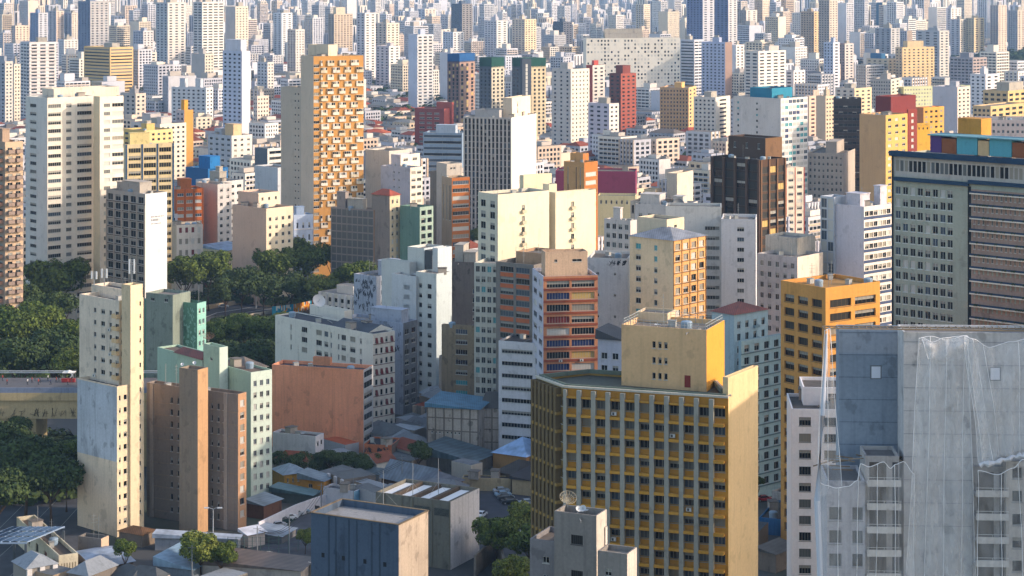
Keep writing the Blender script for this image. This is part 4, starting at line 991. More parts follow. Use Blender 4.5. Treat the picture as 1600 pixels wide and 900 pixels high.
T('dark and cream tower with bottle green crown, left of its twin', 749, 768, 788, 104, 212, '#4e5560', '#c3bba6', L=3, Rr=3, h=1.8, pal='nde', rb=[(.0, .999, .0, .999, 7, '#17463a')], name='office_tower', cat='office tower')
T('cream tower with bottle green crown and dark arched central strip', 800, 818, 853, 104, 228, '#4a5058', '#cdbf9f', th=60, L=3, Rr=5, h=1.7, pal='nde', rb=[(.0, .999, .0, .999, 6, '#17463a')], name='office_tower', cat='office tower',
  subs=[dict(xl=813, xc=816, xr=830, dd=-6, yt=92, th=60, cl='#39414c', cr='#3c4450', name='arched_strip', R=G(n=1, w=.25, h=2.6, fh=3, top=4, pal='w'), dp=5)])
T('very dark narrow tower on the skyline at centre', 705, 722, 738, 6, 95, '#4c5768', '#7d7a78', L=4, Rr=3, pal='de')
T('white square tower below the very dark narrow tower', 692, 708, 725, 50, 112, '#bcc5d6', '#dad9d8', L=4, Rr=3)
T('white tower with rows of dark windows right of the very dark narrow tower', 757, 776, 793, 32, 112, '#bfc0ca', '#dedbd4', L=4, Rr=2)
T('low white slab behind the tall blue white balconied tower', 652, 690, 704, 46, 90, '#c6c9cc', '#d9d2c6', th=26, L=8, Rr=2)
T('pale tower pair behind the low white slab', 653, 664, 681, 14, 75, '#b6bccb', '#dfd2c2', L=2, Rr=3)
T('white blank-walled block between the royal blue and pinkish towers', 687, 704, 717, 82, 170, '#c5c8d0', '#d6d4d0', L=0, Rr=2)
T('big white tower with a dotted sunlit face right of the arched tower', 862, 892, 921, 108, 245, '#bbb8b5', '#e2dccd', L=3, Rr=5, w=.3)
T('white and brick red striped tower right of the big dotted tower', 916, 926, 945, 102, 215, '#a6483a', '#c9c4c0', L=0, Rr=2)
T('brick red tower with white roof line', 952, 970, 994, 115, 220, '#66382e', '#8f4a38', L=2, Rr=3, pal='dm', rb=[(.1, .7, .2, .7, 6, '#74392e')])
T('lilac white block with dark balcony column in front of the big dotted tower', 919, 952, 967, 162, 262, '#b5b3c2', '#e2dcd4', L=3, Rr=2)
B('apartment_slab', 'broad white slab checkered with window pairs', None, 916, 1063, 60, 172, 80, '#dedbd0', Rr=G(n=28, w=.5, h=1.9, fh=3.6, top=1.5, pal='wndwgnw', skip=.3), rb=[(.1, .2, .2, .6, 5), (.6, .75, .2, .6, 6), (.3, .38, .2, .6, 9)], near=False, cat='apartment slab', dirt=.15)
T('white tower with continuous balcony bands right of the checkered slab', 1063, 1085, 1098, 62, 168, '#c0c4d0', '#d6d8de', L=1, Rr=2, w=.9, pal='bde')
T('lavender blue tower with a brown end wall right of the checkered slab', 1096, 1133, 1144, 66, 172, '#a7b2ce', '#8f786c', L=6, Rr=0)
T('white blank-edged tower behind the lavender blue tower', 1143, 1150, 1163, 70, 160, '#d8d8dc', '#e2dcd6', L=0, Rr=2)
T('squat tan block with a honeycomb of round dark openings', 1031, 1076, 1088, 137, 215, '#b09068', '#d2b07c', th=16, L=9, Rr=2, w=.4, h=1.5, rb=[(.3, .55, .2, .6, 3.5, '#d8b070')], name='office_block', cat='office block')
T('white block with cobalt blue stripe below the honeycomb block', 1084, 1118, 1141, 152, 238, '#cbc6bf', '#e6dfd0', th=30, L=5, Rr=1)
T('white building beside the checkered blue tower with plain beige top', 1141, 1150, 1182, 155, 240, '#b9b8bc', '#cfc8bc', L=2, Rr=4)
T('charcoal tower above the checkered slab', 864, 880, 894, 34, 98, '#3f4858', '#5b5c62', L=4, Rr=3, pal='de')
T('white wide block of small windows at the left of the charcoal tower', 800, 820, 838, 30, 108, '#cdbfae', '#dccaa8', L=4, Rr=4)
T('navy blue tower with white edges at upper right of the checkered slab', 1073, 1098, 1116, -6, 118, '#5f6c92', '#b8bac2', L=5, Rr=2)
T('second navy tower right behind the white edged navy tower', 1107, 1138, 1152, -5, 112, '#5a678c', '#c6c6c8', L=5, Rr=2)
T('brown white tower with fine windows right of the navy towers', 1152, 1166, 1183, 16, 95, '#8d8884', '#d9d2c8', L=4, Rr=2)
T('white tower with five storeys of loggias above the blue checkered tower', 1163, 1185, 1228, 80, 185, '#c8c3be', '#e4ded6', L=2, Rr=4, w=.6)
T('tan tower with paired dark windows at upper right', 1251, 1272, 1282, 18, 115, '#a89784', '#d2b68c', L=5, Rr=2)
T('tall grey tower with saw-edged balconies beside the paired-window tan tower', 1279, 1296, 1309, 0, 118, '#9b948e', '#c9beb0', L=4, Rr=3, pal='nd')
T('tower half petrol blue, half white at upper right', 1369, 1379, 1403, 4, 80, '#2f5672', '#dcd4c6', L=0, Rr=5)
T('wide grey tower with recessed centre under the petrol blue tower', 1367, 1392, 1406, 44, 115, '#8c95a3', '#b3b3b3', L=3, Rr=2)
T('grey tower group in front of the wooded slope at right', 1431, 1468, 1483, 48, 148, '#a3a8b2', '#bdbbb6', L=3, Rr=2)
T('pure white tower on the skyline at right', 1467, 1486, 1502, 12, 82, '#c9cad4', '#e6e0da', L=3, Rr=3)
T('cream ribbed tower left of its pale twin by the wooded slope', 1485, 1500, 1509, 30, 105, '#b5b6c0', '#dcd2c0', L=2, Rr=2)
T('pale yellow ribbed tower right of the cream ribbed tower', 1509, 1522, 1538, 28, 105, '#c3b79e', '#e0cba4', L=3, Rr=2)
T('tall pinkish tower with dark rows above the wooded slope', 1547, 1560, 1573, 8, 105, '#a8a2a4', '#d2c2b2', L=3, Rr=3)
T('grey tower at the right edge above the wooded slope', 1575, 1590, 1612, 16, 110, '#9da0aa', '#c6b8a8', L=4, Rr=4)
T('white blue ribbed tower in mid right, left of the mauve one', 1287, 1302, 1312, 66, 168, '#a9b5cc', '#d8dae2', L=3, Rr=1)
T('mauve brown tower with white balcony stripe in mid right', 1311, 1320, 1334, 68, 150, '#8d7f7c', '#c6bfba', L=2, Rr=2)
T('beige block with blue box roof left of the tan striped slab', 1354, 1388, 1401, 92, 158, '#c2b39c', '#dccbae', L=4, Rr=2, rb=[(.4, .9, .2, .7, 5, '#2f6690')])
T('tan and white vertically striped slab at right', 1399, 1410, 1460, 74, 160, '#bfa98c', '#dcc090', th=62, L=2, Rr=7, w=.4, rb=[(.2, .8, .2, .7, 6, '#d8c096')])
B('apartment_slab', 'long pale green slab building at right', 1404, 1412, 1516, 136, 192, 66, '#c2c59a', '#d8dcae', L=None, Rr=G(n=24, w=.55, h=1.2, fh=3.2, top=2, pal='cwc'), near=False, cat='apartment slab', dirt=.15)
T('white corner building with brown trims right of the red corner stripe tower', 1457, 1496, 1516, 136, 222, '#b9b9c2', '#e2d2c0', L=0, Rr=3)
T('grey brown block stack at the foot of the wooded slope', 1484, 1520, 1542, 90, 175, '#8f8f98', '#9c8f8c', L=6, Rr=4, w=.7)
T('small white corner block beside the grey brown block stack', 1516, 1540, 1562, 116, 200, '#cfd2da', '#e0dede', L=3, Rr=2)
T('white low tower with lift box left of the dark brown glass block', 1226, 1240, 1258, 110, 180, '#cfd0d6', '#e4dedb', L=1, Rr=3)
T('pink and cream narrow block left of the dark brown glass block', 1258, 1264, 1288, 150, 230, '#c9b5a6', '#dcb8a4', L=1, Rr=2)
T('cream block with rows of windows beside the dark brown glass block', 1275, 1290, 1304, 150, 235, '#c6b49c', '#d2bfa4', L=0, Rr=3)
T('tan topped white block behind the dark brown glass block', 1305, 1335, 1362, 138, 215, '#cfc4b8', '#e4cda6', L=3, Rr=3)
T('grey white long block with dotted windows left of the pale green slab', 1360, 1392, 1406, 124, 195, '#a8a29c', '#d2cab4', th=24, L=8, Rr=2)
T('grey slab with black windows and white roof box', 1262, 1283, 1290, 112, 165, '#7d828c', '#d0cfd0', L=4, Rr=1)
# ---------------------------------------------------------------- building site wrapped in netting
def net_mat(DENS=(.16, .36)):
    m, t, p = nmat('safety netting')
    N, L = t.nodes.new, t.links.new
    p.inputs['Base Color'].default_value = lin('#f4f2f2'); p.inputs['Roughness'].default_value = .9
    g = N('ShaderNodeNewGeometry')
    mp = N('ShaderNodeMapping'); mp.inputs['Scale'].default_value = (1.6, 1.6, .4); L(g.outputs['Position'], mp.inputs[0])
    n = N('ShaderNodeTexNoise'); n.inputs['Scale'].default_value = .9; n.inputs['Detail'].default_value = 5; L(mp.outputs[0], n.inputs['Vector'])
    r = N('ShaderNodeMapRange'); r.inputs[1].default_value = .35; r.inputs[2].default_value = .75; r.inputs[3].default_value = DENS[0]; r.inputs[4].default_value = DENS[1]
    L(n.outputs[0], r.inputs[0]); L(r.outputs[0], p.inputs['Alpha'])
    return m
def site():
    D = 275.; rg = random.Random(9)
    q = quadpoly(1412, 1660, None, D, 3, 22.); O = q[1].copy()
    root = empty('building_site', (O.x, O.y, 0), 'bare concrete building site draped in translucent white safety netting', 'building site')
    out = []
    def blk(name, xl, xc, yt, dd, col, L=None, dp=14., z0=0., par=.5, dirt=.7, xr=None, th=3):
        p = quadpoly(xl, xc, xr, D + dd, th, dp); z = ZY(yt, D + dd); HAND.append((p, z, D + dd, root))
        w, o = block(root, name, p, z0, z, [col, col, col], [L, None], True, rg, 'flat', par, '#6f6d6c', O, dirt); out.extend(o); return p, z
    blk('core', 1412, 1660, 521, 0, '#cfd0d2', dp=6., dirt=.75)
    blk('recessed_wall', 1311, 1413, 516, 8, '#8493a4', dp=4., dirt=.6)  # darker bluish colour has the shade of the recess put into it
    blk('left_wing', 1292, 1352, 752, -2, '#b0b2ba', G(xs=[(.22, 1.65), (.8, 1.4)], h=1.75, fh=3.1, top=3.5, pal='gge', rec=.4, mull=0, fr='#8a8a8a'), dp=9.)
    blk('right_wing', 1572, 1660, 722, -2.5, '#bdb9b4', G(xs=[(.2, 1.3), (.6, 1.3)], h=1.5, fh=3.1, top=.8, pal='gge', rec=.4, mull=0, fr='#8a8a8a'), dp=9.)
    for xl, xc, yt in ((1352, 1405, 713), (1521, 1572, 729)):
        p, z = blk('balcony_stack', xl, xc, yt, -.6, '#a5a4a4', dp=6.)
        P = [v - O for v in p]; l, c = P[0], P[1]; d = c - l; u = d.normalized(); n = Vector((u.y, -u.x)); k = 0
        zz = z - .25
        while zz > 20 and k < 8:
            b = MB()
            for nm, a, e, o0, o1, z0, z1, col in (('s', 0, 1, .004, 2.1, -.25, .0, '#d0cecb'), ('u', 0, 1, 1.95, 2.1, .003, .62, '#d0cecb')):
                b.prism([l + d * a + n * o0, l + d * a + n * o1, l + d * e + n * o1, l + d * e + n * o0], zz - 3.1 + z0, zz - 3.1 + z1, wall(col, .6))
            b.build('balcony', root)
            b = MB()
            for a, e, cc in ((.12, .62, 'g'), (.8, .97, 'm')):
                f0, f1 = l + d * a + n * .02, l + d * e + n * .02
                b.face([(f0.x, f0.y, zz - 3.0), (f1.x, f1.y, zz - 3.0), (f1.x, f1.y, zz - .55), (f0.x, f0.y, zz - .55)], flat('#4a443e', .8) if cc == 'g' else flat('#38383a', .8))
            b.build('opening', root)
            b = MB()
            for h in (.95,): b.bar((l + n * 2.05).to_3d() + Vector((0, 0, zz - 3.1 + h)), (c + n * 2.05).to_3d() + Vector((0, 0, zz - 3.1 + h)), .05, flat('#c9c6c0', .6))
            for a in (0.03, .5, .97): b.bar((l + d * a + n * 2.05).to_3d() + Vector((0, 0, zz - 2.45)), (l + d * a + n * 2.05).to_3d() + Vector((0, 0, zz - 2.15)), .05, flat('#c9c6c0', .6))
            b.build('railing', root)
            zz -= 3.1; k += 1
    for k in range(9):                                  # pour joints
        z = 80.5 - 3.1 * k
        for a, e, base in ((1311, 1412, quadpoly(1311, 1413, None, D + 8, 3)), (1412, 1650, q)):
            l_, c_ = base[0] - O, base[1] - O; d_ = c_ - l_; nn = Vector((d_.y, -d_.x)).normalized()
            b = MB(); b.prism([l_ + nn * .003, l_ + nn * .03, c_ + nn * .03, c_ + nn * .003], z - .07, z + .05, wall('#a5a8ad' if base is q else '#6b7a8c', .8)); b.build('pour_joint', root)
    # square openings boarded in white
    for px, py, dd in ((1369, 582, 8), (1556, 585, 0)):
        Y = D + dd; x = PX(px, Y) - O.x; z = ZY(py, Y); th = R(3)
        y = (Y - O.y) + 0; 
        b = MB(); yy = {8: None}.get(dd); 
        base = quadpoly(1311, 1413, None, D + 8, 3)if dd else q
        c = base[1] - O; y = c.y + (c.x - x) * math.tan(th)
        b.box(x - .78, x + .78, y - .06, y - .004, z - .95, z + .95, wall('#6b7078', .3)); b.build('window_frame', root)
        b = MB(); b.box(x - .62, x + .62, y - .1, y - .064, z - .8, z + .8, flat('#d9dce6', .7)); b.build('window_board', root)
    # broken floor beside the recessed wall, planks
    b = MB(); rgx = random.Random(4)
    x0 = PX(1300, D) - O.x; zz = ZY(738, D)
    for i in range(16):
        x = x0 + rgx.uniform(-1, 10); y = 1.0 + rgx.uniform(-1.5, 1.5); a = rgx.uniform(-.5, .5)
        b.bar((x - 1.4 * math.cos(a), y - O.y * 0 + 1.5, zz + .1 + .1 * i), (x + 1.4 * math.cos(a), y + 1.6 + math.sin(a), zz + .2 + .08 * i + rgx.uniform(-.4, .8)), .14, wall(rgx.choice(('#7a6a55', '#5c5650', '#9a8d7c')), .5))
    b.build('plank_heap', root)
    x0 = PX(1287, D) - O.x; x1 = PX(1650, D) - O.x; zt = ZY(512, D)
    b = MB()
    for y in (-1.1, .6): b.bar((x0, y, zt + .1), (x1, y + -.5, zt - .2), .16, wall('#8d7c64', .5))
    for i in range(34):
        x = x0 + (x1 - x0) * i / 33; b.bar((x, -1.1, zt), (x + rgx.uniform(-.3, .3), .6, zt + .1), .1, wall('#7f7568', .5))
    b.build('scaffold_edge', root)
    # the nets
    heavy = net_mat(); light = net_mat((.1, .24)); seam = flat('#e6e4e4', .8)
    def net(name, top, bot, yoff, amp, nx=70, nz=60, seams=6, seed=1, slack=0., nm=None):
        nm = nm or heavy
        """top / bot: polylines of (px, row) at D"""
        r = random.Random(seed); ph = [r.uniform(0, 6.28) for _ in range(6)]; fq = [r.uniform(.5, 3.4) for _ in range(6)]
        def at(pl, u):
            f = u * (len(pl) - 1); k = min(int(f), len(pl) - 2); f -= k; f = f * f * (3 - 2 * f) if len(pl) > 2 else f
            return pl[k][0] + (pl[k + 1][0] - pl[k][0]) * (u * (len(pl) - 1) - k), pl[k][1] + (pl[k + 1][1] - pl[k][1]) * f
        b = MB(); g = []
        for j in range(nz + 1):
            v = j / nz; row = []
            for i in range(nx + 1):
                u = i / nx
                (xa, ya), (xb, yb) = at(top, u), at(bot, u)
                xx = PX(xa + (xb - xa) * v, D); z = ZY(ya + (yb - ya) * v, D)
                w = sum(math.sin(xx * fq[q] + ph[q] + v * 1.3 * math.sin(q)) for q in range(6)) / 3
                y = yoff - amp * w * (.35 + .65 * v) - slack * math.sin(v * 3.14) + .2 * math.sin(v * 9 + u * 7 + ph[0])
                row.append((xx - O.x + .2 * w * v, y, z))
            g.append(row)
        for j in range(nz):
            for i in range(nx): b.face([g[j + 1][i], g[j + 1][i + 1], g[j][i + 1], g[j][i]], nm)
        o = b.build(name, root, smooth=True)
        b = MB()
        for s in range(seams + 1):
            i = min(nx, int(s * nx / max(1, seams)))
            b.tube([(g[j][i][0], g[j][i][1] - .06, g[j][i][2]) for j in range(0, nz + 1, 3)], .045, seam, 4)
        b.tube([(p[0], p[1] - .03, p[2]) for p in g[0]], .05, seam, 4)
        b.build('net_seam', o)
    net('safety_net', [(1432, 525), (1450, 522), (1475, 528), (1503, 521), (1508, 522)], [(1410, 930), (1440, 930), (1470, 930), (1500, 930), (1520, 930)], -1.7, .34, 90, 60, 4, 2)
    net('safety_net', [(1436, 524), (1452, 530), (1470, 524), (1506, 521)], [(1444, 556), (1470, 562), (1490, 558), (1507, 548)], -1.9, .3, 50, 24, 0, 4, .5)
    net('safety_net', [(1503, 521), (1512, 524), (1540, 538), (1575, 530), (1606, 524), (1660, 520)], [(1528, 718), (1545, 716), (1562, 706), (1585, 702), (1600, 692), (1660, 690)], -2.2, .6, 110, 60, 3, 5, .6)
    net('safety_net', [(1500, 540), (1504, 522), (1512, 524), (1518, 540)], [(1524, 716), (1530, 720), (1536, 718), (1545, 716)], -2.5, .5, 40, 60, 1, 15, .3)
    net('safety_net', [(1270, 742), (1284, 748), (1300, 752), (1318, 749), (1332, 740), (1337, 714), (1350, 719), (1373, 712), (1384, 722), (1392, 716), (1404, 712), (1420, 730)],
        [(1272, 930), (1420, 930)], -3.6, .1, 90, 50, 5, 7, nm=light)
    net('safety_net', [(1516, 722), (1545, 728), (1570, 718), (1585, 706), (1610, 700), (1660, 700)], [(1516, 930), (1660, 930)], -4.6, .1, 60, 40, 4, 9, nm=light)
    net('safety_net', [(1284, 511), (1292, 508)], [(1268, 770), (1312, 762)], -2.6, .35, 22, 50, 2, 11, nm=light)
    b = MB(); rb_ = random.Random(6); pts = []
    for i in range(24): pts.append((PX(1524 + i * 5.6, D) - O.x, -2.9 + rb_.uniform(-.25, .25), ZY(718 - i * 1.2 - (8 if i > 12 else 0) + rb_.uniform(-3, 3), D)))
    b.tube(pts, [rb_.uniform(.18, .5) for _ in pts], flat('#cfcdd0', .9), 7); b.build('net_bundle', root, smooth=True)
    # gathered net roll and ropes on the left corner
    b = MB(); b.tube([(PX(1286, D) - O.x, -3.2, ZY(515, D)), (PX(1279, D) - O.x, -3.6, ZY(640, D)), (PX(1270, D) - O.x, -4.0, ZY(770, D)), (PX(1276, D) - O.x, -4.0, ZY(920, D))], [.12, .3, .42, .35], flat('#c2c6d0', .9), 8)
    b.build('net_roll', root, smooth=True)
    put_parts(root, out)
site()

# made-up blocks on the right, mostly out of frame, added to shade the foreground
def neighbour(x, y, a, b, h, col, label):
    root = empty('apartment_tower', (x, y, 0), label, 'apartment tower'); rg = random.Random(int(h))
    p = [Vector((x - a, y)), Vector((x, y - .2 * a)), Vector((x + .2 * b, y + b)), Vector((x - a + .2 * b, y + b + .2 * a))]; p = [p[0], p[1], p[2], p[3]]
    HAND.append((p, h, y, root))
    g = G(n=5, w=.5, h=1.4, fh=3, top=2)
    block(root, 'wall', p, 0, h, [col, col, col], [g, g], False, rg, 'flat', .8, None, Vector((x, y)), .3)
neighbour(158, 332, 26, 30, 92, '#c9bda8', 'beige tower outside the frame to the right of the building site')
neighbour(128, 398, 24, 47, 66, '#8d8a86', 'grey block at the right edge behind the netted building site')
neighbour(146, 236, 30, 50, 104, '#b9b0a2', 'tall brown tower outside the frame in front of the building site')

# ---------------------------------------------------------------- low houses and sheds of the foreground
def low(name, label, xl, xc, xr, yw, yb, th, col, roof='flat', rc=None, par=1., L=None, Rr=None, cat='house', cr=None, dirt=.55, **k):
    """yw = row of the wall top at the near corner, yb = row of its foot"""
    return B(name, label, xl, xc, xr, yw, yb, th, col, cr, L=L, Rr=Rr, roof=roof, rc=rc, par=par, cat=cat, dirt=dirt, **k)
MW = lambda h, p=1.1, d=.18, al=(.8, -.6, 0): ridged(h, p, d, .5, al)
low('house', 'small yellow house with blue grey hipped metal roof beside the mint block', 426, 444, 480, 742, 768, 60, '#c99a3c', 'hip', MW('#7f8fa0'), 1.8, Rr=G(n=4, w=.3, h=1.0, top=1.0, rows=1, pal='d'), dirt=.4)
low('house', 'smaller yellow house with shed metal roof right of the hip-roofed yellow house', 468, 506, 520, 752, 778, 22, '#c08a2c', 'shed', MW('#75838f'), 1.6, L=G(xs=[(.45, 1.1)], h=1.0, top=1.0, rows=1, pal='n'), dirt=.5)
low('shed', 'long teal grey shed roof below the two yellow houses', 424, 488, 500, 774, 790, 20, '#4e5a58', 'shed', MW('#4c6a70'), 1.2, cat='shed')
low('shed', 'grey roofed lean-to beside the foot of the mint block', 386, 412, 440, 790, 812, 30, '#6b4a38', 'shed', MW('#7d8790'), 1.0, cat='shed')
low('house', 'white and blue trimmed small house in the middle of the low roofs', 505, 553, 567, 768, 798, 30, '#d3d6de', 'flat', '#54585e', .5, cr='#6f9ab5', Rr=G(n=2, w=.3, h=1.8, top=.9, rows=1, pal='d'), L=None, dirt=.35)
low('house', 'grey gabled metal roof house with brown wall left of the long antenna mast', 596, 668, 700, 762, 782, 40, '#5e4a3c', 'gable', MW('#6f7883'), 4.0)
low('house', 'tile roofed white house with vertical wall stripes by the dark bushes', 566, 588, 616, 724, 748, 46, '#c9cbc6', 'gableR', ridged('#8a4a30', .5, .3, .8, (.7, .7, 0)), 2.0, Rr=G(n=5, w=.4, h=2.2, top=.6, rows=1, pal='d'))
low('house', 'grey roofed shack row behind the white and blue trimmed house', 500, 545, 580, 752, 770, 36, '#7a7468', 'shed', MW('#6a6d70'), 1.0)
low('shed', 'small dark slate roof with white kerb edge between shacks', 560, 592, 612, 742, 756, 30, '#b4b6b8', 'hip', MW('#4e5a60'), 1.0, cat='shed')
low('warehouse', 'wide shed with brown and teal metal roof at foot of the bare concrete warehouse', 662, 742, 776, 722, 742, 28, '#5b5a58', 'shed', MW('#55666e', 1.6, .25), 2.6, Rr=None, L=G(n=4, w=.5, h=1.6, top=.8, rows=1, pal='cnw'), cat='warehouse')
low('pavilion', 'open market pavilion with pale blue pyramid roof left of the mustard office block', 770, 822, 862, 714, 738, 30, '#a07a4a', 'pyr', MW('#9db8da', 1.4, .06), 3.4, L=G(n=4, w=.8, h=2.6, top=.3, rows=1, pal='n', rec=1., mull=0), cat='pavilion', dirt=.3)
low('house', 'dark tile roofed low house in front of the pale blue market pavilion', 774, 806, 850, 742, 766, 34, '#6c5f52', 'hip', ridged('#3f3a37', .5, .2, .85), 2.2)
low('house', 'grey hip roofed house with blue skylight sheets beside the olive grey warehouse', 640, 676, 724, 765, 790, 38, '#6a5a50', 'hip', MW('#5b606a'), 3.0)
low('shed', 'beige walled lean-to along the back of the car park', 722, 798, 800, 748, 768, 6, '#b8a684', 'flat', '#4b4a4c', .3, cat='shed', dp=5., dirt=.7)
low('shed', 'white edged carport roof between beige wall and mustard office block', 800, 836, 860, 752, 776, 24, '#b3a180', 'shed', MW('#3a3638'), .8, cat='shed')
low('shed', 'long white metal roofed shed along the foot of the brown banded block', 242, 372, 376, 842, 862, 3, '#8d949c', 'shed', MW('#aab4c2', 1.5, .1, (1, 0, 0)), 1.0, cat='shed', dp=9.)
low('house', 'white walled house with pale roof at the corner of the walled car park', 376, 388, 414, 836, 856, 52, '#c7bdb6', 'shed', MW('#cfd0d8', 1.5, .05), .8)
low('shed', 'grey metal car canopy below the walled car park', 392, 440, 462, 838, 850, 20, '#6d6f72', 'shed', MW('#8b95a2'), .5, cat='shed')
low('house', 'brown tile roofed hut at the foot of the slim cream tower', 186, 222, 244, 836, 856, 30, '#7c7062', 'hip', ridged('#6b4a2c', .45, .35, .85), 1.0)
low('house', 'grey rendered house with roof tanks before the slim cream tower', 122, 158, 170, 842, 880, 22, '#77736e', 'flat', '#55524e', .8, cr='#cdb49a', L=G(n=2, w=.3, h=1.9, top=2.2, rows=1, pal='d'))
low('shed', 'silver gabled shed roof at the bottom edge, left of its pale blue neighbour', 104, 150, 208, 888, 912, 52, '#6b625a', 'gableR', MW('#93a0b2', 1.2, .08), 1.6, cat='shed')
low('shed', 'pale blue metal roof shed at the bottom edge beside the leafy street tree', 244, 302, 350, 890, 912, 20, '#6f7d88', 'shed', MW('#86a0b2', 1.4, .12), 2.0, cat='shed')
low('house', 'brown and white roofed low building at the bottom edge, left of slate blue hall', 316, 470, 492, 892, 915, 12, '#bdb6ae', 'shed', MW('#5f5048', 1.8, .3), 1.2, L=G(n=8, w=.4, h=1.1, top=.8, rows=1, pal='n'))
low('house', 'old cream house with arched dark windows and roof terrace at bottom left', 26, 92, 122, 868, 912, 62, '#cfc8b0', 'flat', '#5b5148', .9, cr='#cfc8b0', Rr=G(n=6, w=.34, h=2.0, fh=4, top=1.8, rows=1, pal='dr', rec=.3, fr='#b5a67c', mull=0, band=('#dcd7c4', .3, .3)), L=G(n=5, w=.34, h=2.0, fh=4, top=1.8, rows=1, pal='dr', rec=.3, fr='#b5a67c', mull=0))
low('house', 'blue-banded low shop roof between mustard office block and white apartment block', 1186, 1226, 1242, 812, 836, 20, '#8a8a80', 'flat', '#4c4844', .5, L=G(n=3, w=.6, h=1.6, top=1.8, rows=1, pal='nw'), band=None) if False else low('house', 'low shop with blue fascia between mustard office block and white apartment block', 1186, 1226, 1250, 812, 838, 20, '#2f6290', 'flat', '#4c4844', .5)
low('house', 'stained concrete hut at the foot of the golden ochre tower', 1206, 1224, 1242, 770, 800, 40, '#b7b4b0', 'flat', '#6b6762', .4, dirt=.9)
low('house', 'rough brick and concrete yard wall house below the blue fascia shop', 1184, 1212, 1246, 866, 896, 40, '#7a7066', 'shed', MW('#5b5a58'), .8)

# pergola of solar panels
def pergola():
    D = DY(905); z = ZY(850, D); a = Vector((PX(-40, D), D)); b_ = Vector((PX(42, D), D)); u = (b_ - a); n = Vector((.55, 1)).normalized() * 12
    root = empty('solar_pergola', (a.x, a.y, 0), 'steel pergola carrying blue framed solar panels at bottom left corner', 'pergola')
    st = flat('#8fa0b5', .4); pan = flat('#1f3350', .15, 0, .6)
    for i in range(2):
        for j in range(2):
            b = MB(); p = u * (i * .96 + .02) + n * j; b.bar((p.x, p.y, 0), (p.x, p.y, z), .5, flat('#4c5258', .6)); b.build('post', root)
    for j in range(3):
        b = MB(); p, q = n * (j / 2), u + n * (j / 2); b.bar((p.x, p.y, z + .2 + j * .25), (q.x, q.y, z + .2 + j * .25), .3, st); b.build('beam', root)
    for i in range(7):
        b = MB(); p, q = u * (i / 6), u * (i / 6) + n; b.bar((p.x, p.y, z + .4), (q.x, q.y, z + .9), .22, st); b.build('rafter', root)
    for i in range(6):
        for j in range(3):
            b = MB(); p0 = u * ((i + .08) / 6) + n * ((j + .06) / 3); p1 = u * ((i + .92) / 6) + n * ((j + .06) / 3); p2 = u * ((i + .92) / 6) + n * ((j + .9) / 3); p3 = u * ((i + .08) / 6) + n * ((j + .9) / 3)
            zz = z + .56 + .5 * j / 3; z2 = z + .56 + .5 * (j + .84) / 3
            b.face([(p0.x, p0.y, zz), (p1.x, p1.y, zz), (p2.x, p2.y, z2), (p3.x, p3.y, z2)], pan)
            b.face([(p0.x, p0.y, zz - .04), (p1.x, p1.y, zz - .04), (p2.x, p2.y, z2 - .04), (p3.x, p3.y, z2 - .04)][::-1], st); b.build('solar_panel', root)
pergola()

# white wall round the car park
def wall_run(name, label, pts, h, t, col, cat='wall', dirt=.4):
    b = MB(); p0 = Vector(gp(*pts[0]))
    P = [Vector(gp(*p)) - p0 for p in pts]
    for a, e in zip(P, P[1:]):
        d = (e - a).normalized(); n = Vector((d.y, -d.x)) * t / 2
        b.prism([a - n, a + n, e + n, e - n][::-1], 0, h, wall(col, dirt))
    return tag(b.build(name, None, (p0.x, p0.y, 0)), label, cat)
wall_run('boundary_wall', 'white boundary wall stepping up along the car park by the mint block', [(404, 836), (462, 808), (512, 790), (560, 780)], 3.0, .3, '#dfdfe6')
wall_run('boundary_wall', 'low pale wall running to the slate blue hall under the wire fence', [(372, 888), (420, 884), (500, 906)], 3.2, .3, '#cfcabf')
wall_run('boundary_wall', 'rough stone yard wall at the right foot of the olive grey warehouse', [(742, 900), (778, 868), (790, 915)], 4.5, .5, '#8d857a', dirt=.9)
def fence():
    pts = [(356, 868), (420, 868), (496, 856)]; p0 = Vector(gp(*pts[0])); P = [Vector(gp(*p)) - p0 for p in pts]
    root = empty('wire_fence', (p0.x, p0.y, 0), 'green wire fence on posts above the low pale wall', 'fence'); m = flat('#5d7468', .6)
    for a, e in zip(P, P[1:]):
        b = MB()
        for z in (1.2, 2.2, 3.2, 4.0): b.bar((a.x, a.y, z), (e.x, e.y, z), .05, m)
        b.build('wire', root)
        for i in range(5):
            q = a.lerp(e, i / 5); b = MB(); b.bar((q.x, q.y, 0), (q.x, q.y, 4.2), .12, m); b.build('post', root)
fence()

# ---------------------------------------------------------------- ground, roads, lawn
def sheet(name, pts, z, mt, kind='structure'):
    b = MB(); b.face([(x, y, z) for x, y in pts], mt); o = b.build(name); o['kind'] = kind; return o
def ground_mat():
    m, t, p = nmat('city ground'); N, L = t.nodes.new, t.links.new
    g = N('ShaderNodeNewGeometry'); n = N('ShaderNodeTexNoise'); n.inputs['Scale'].default_value = .02; n.inputs['Detail'].default_value = 8
    L(g.outputs['Position'], n.inputs['Vector']); r = N('ShaderNodeValToRGB'); L(n.outputs[0], r.inputs[0])
    e = r.color_ramp.elements; e[0].position = .35; e[0].color = lin('#3d3d3e'); e[1].position = .7; e[1].color = lin('#5e5a52')
    q = e.new(.5); q.color = lin('#4b4a48'); q = e.new(.6); q.color = lin('#3a4230')
    L(r.outputs[0], p.inputs['Base Color']); p.inputs['Roughness'].default_value = .9; return m
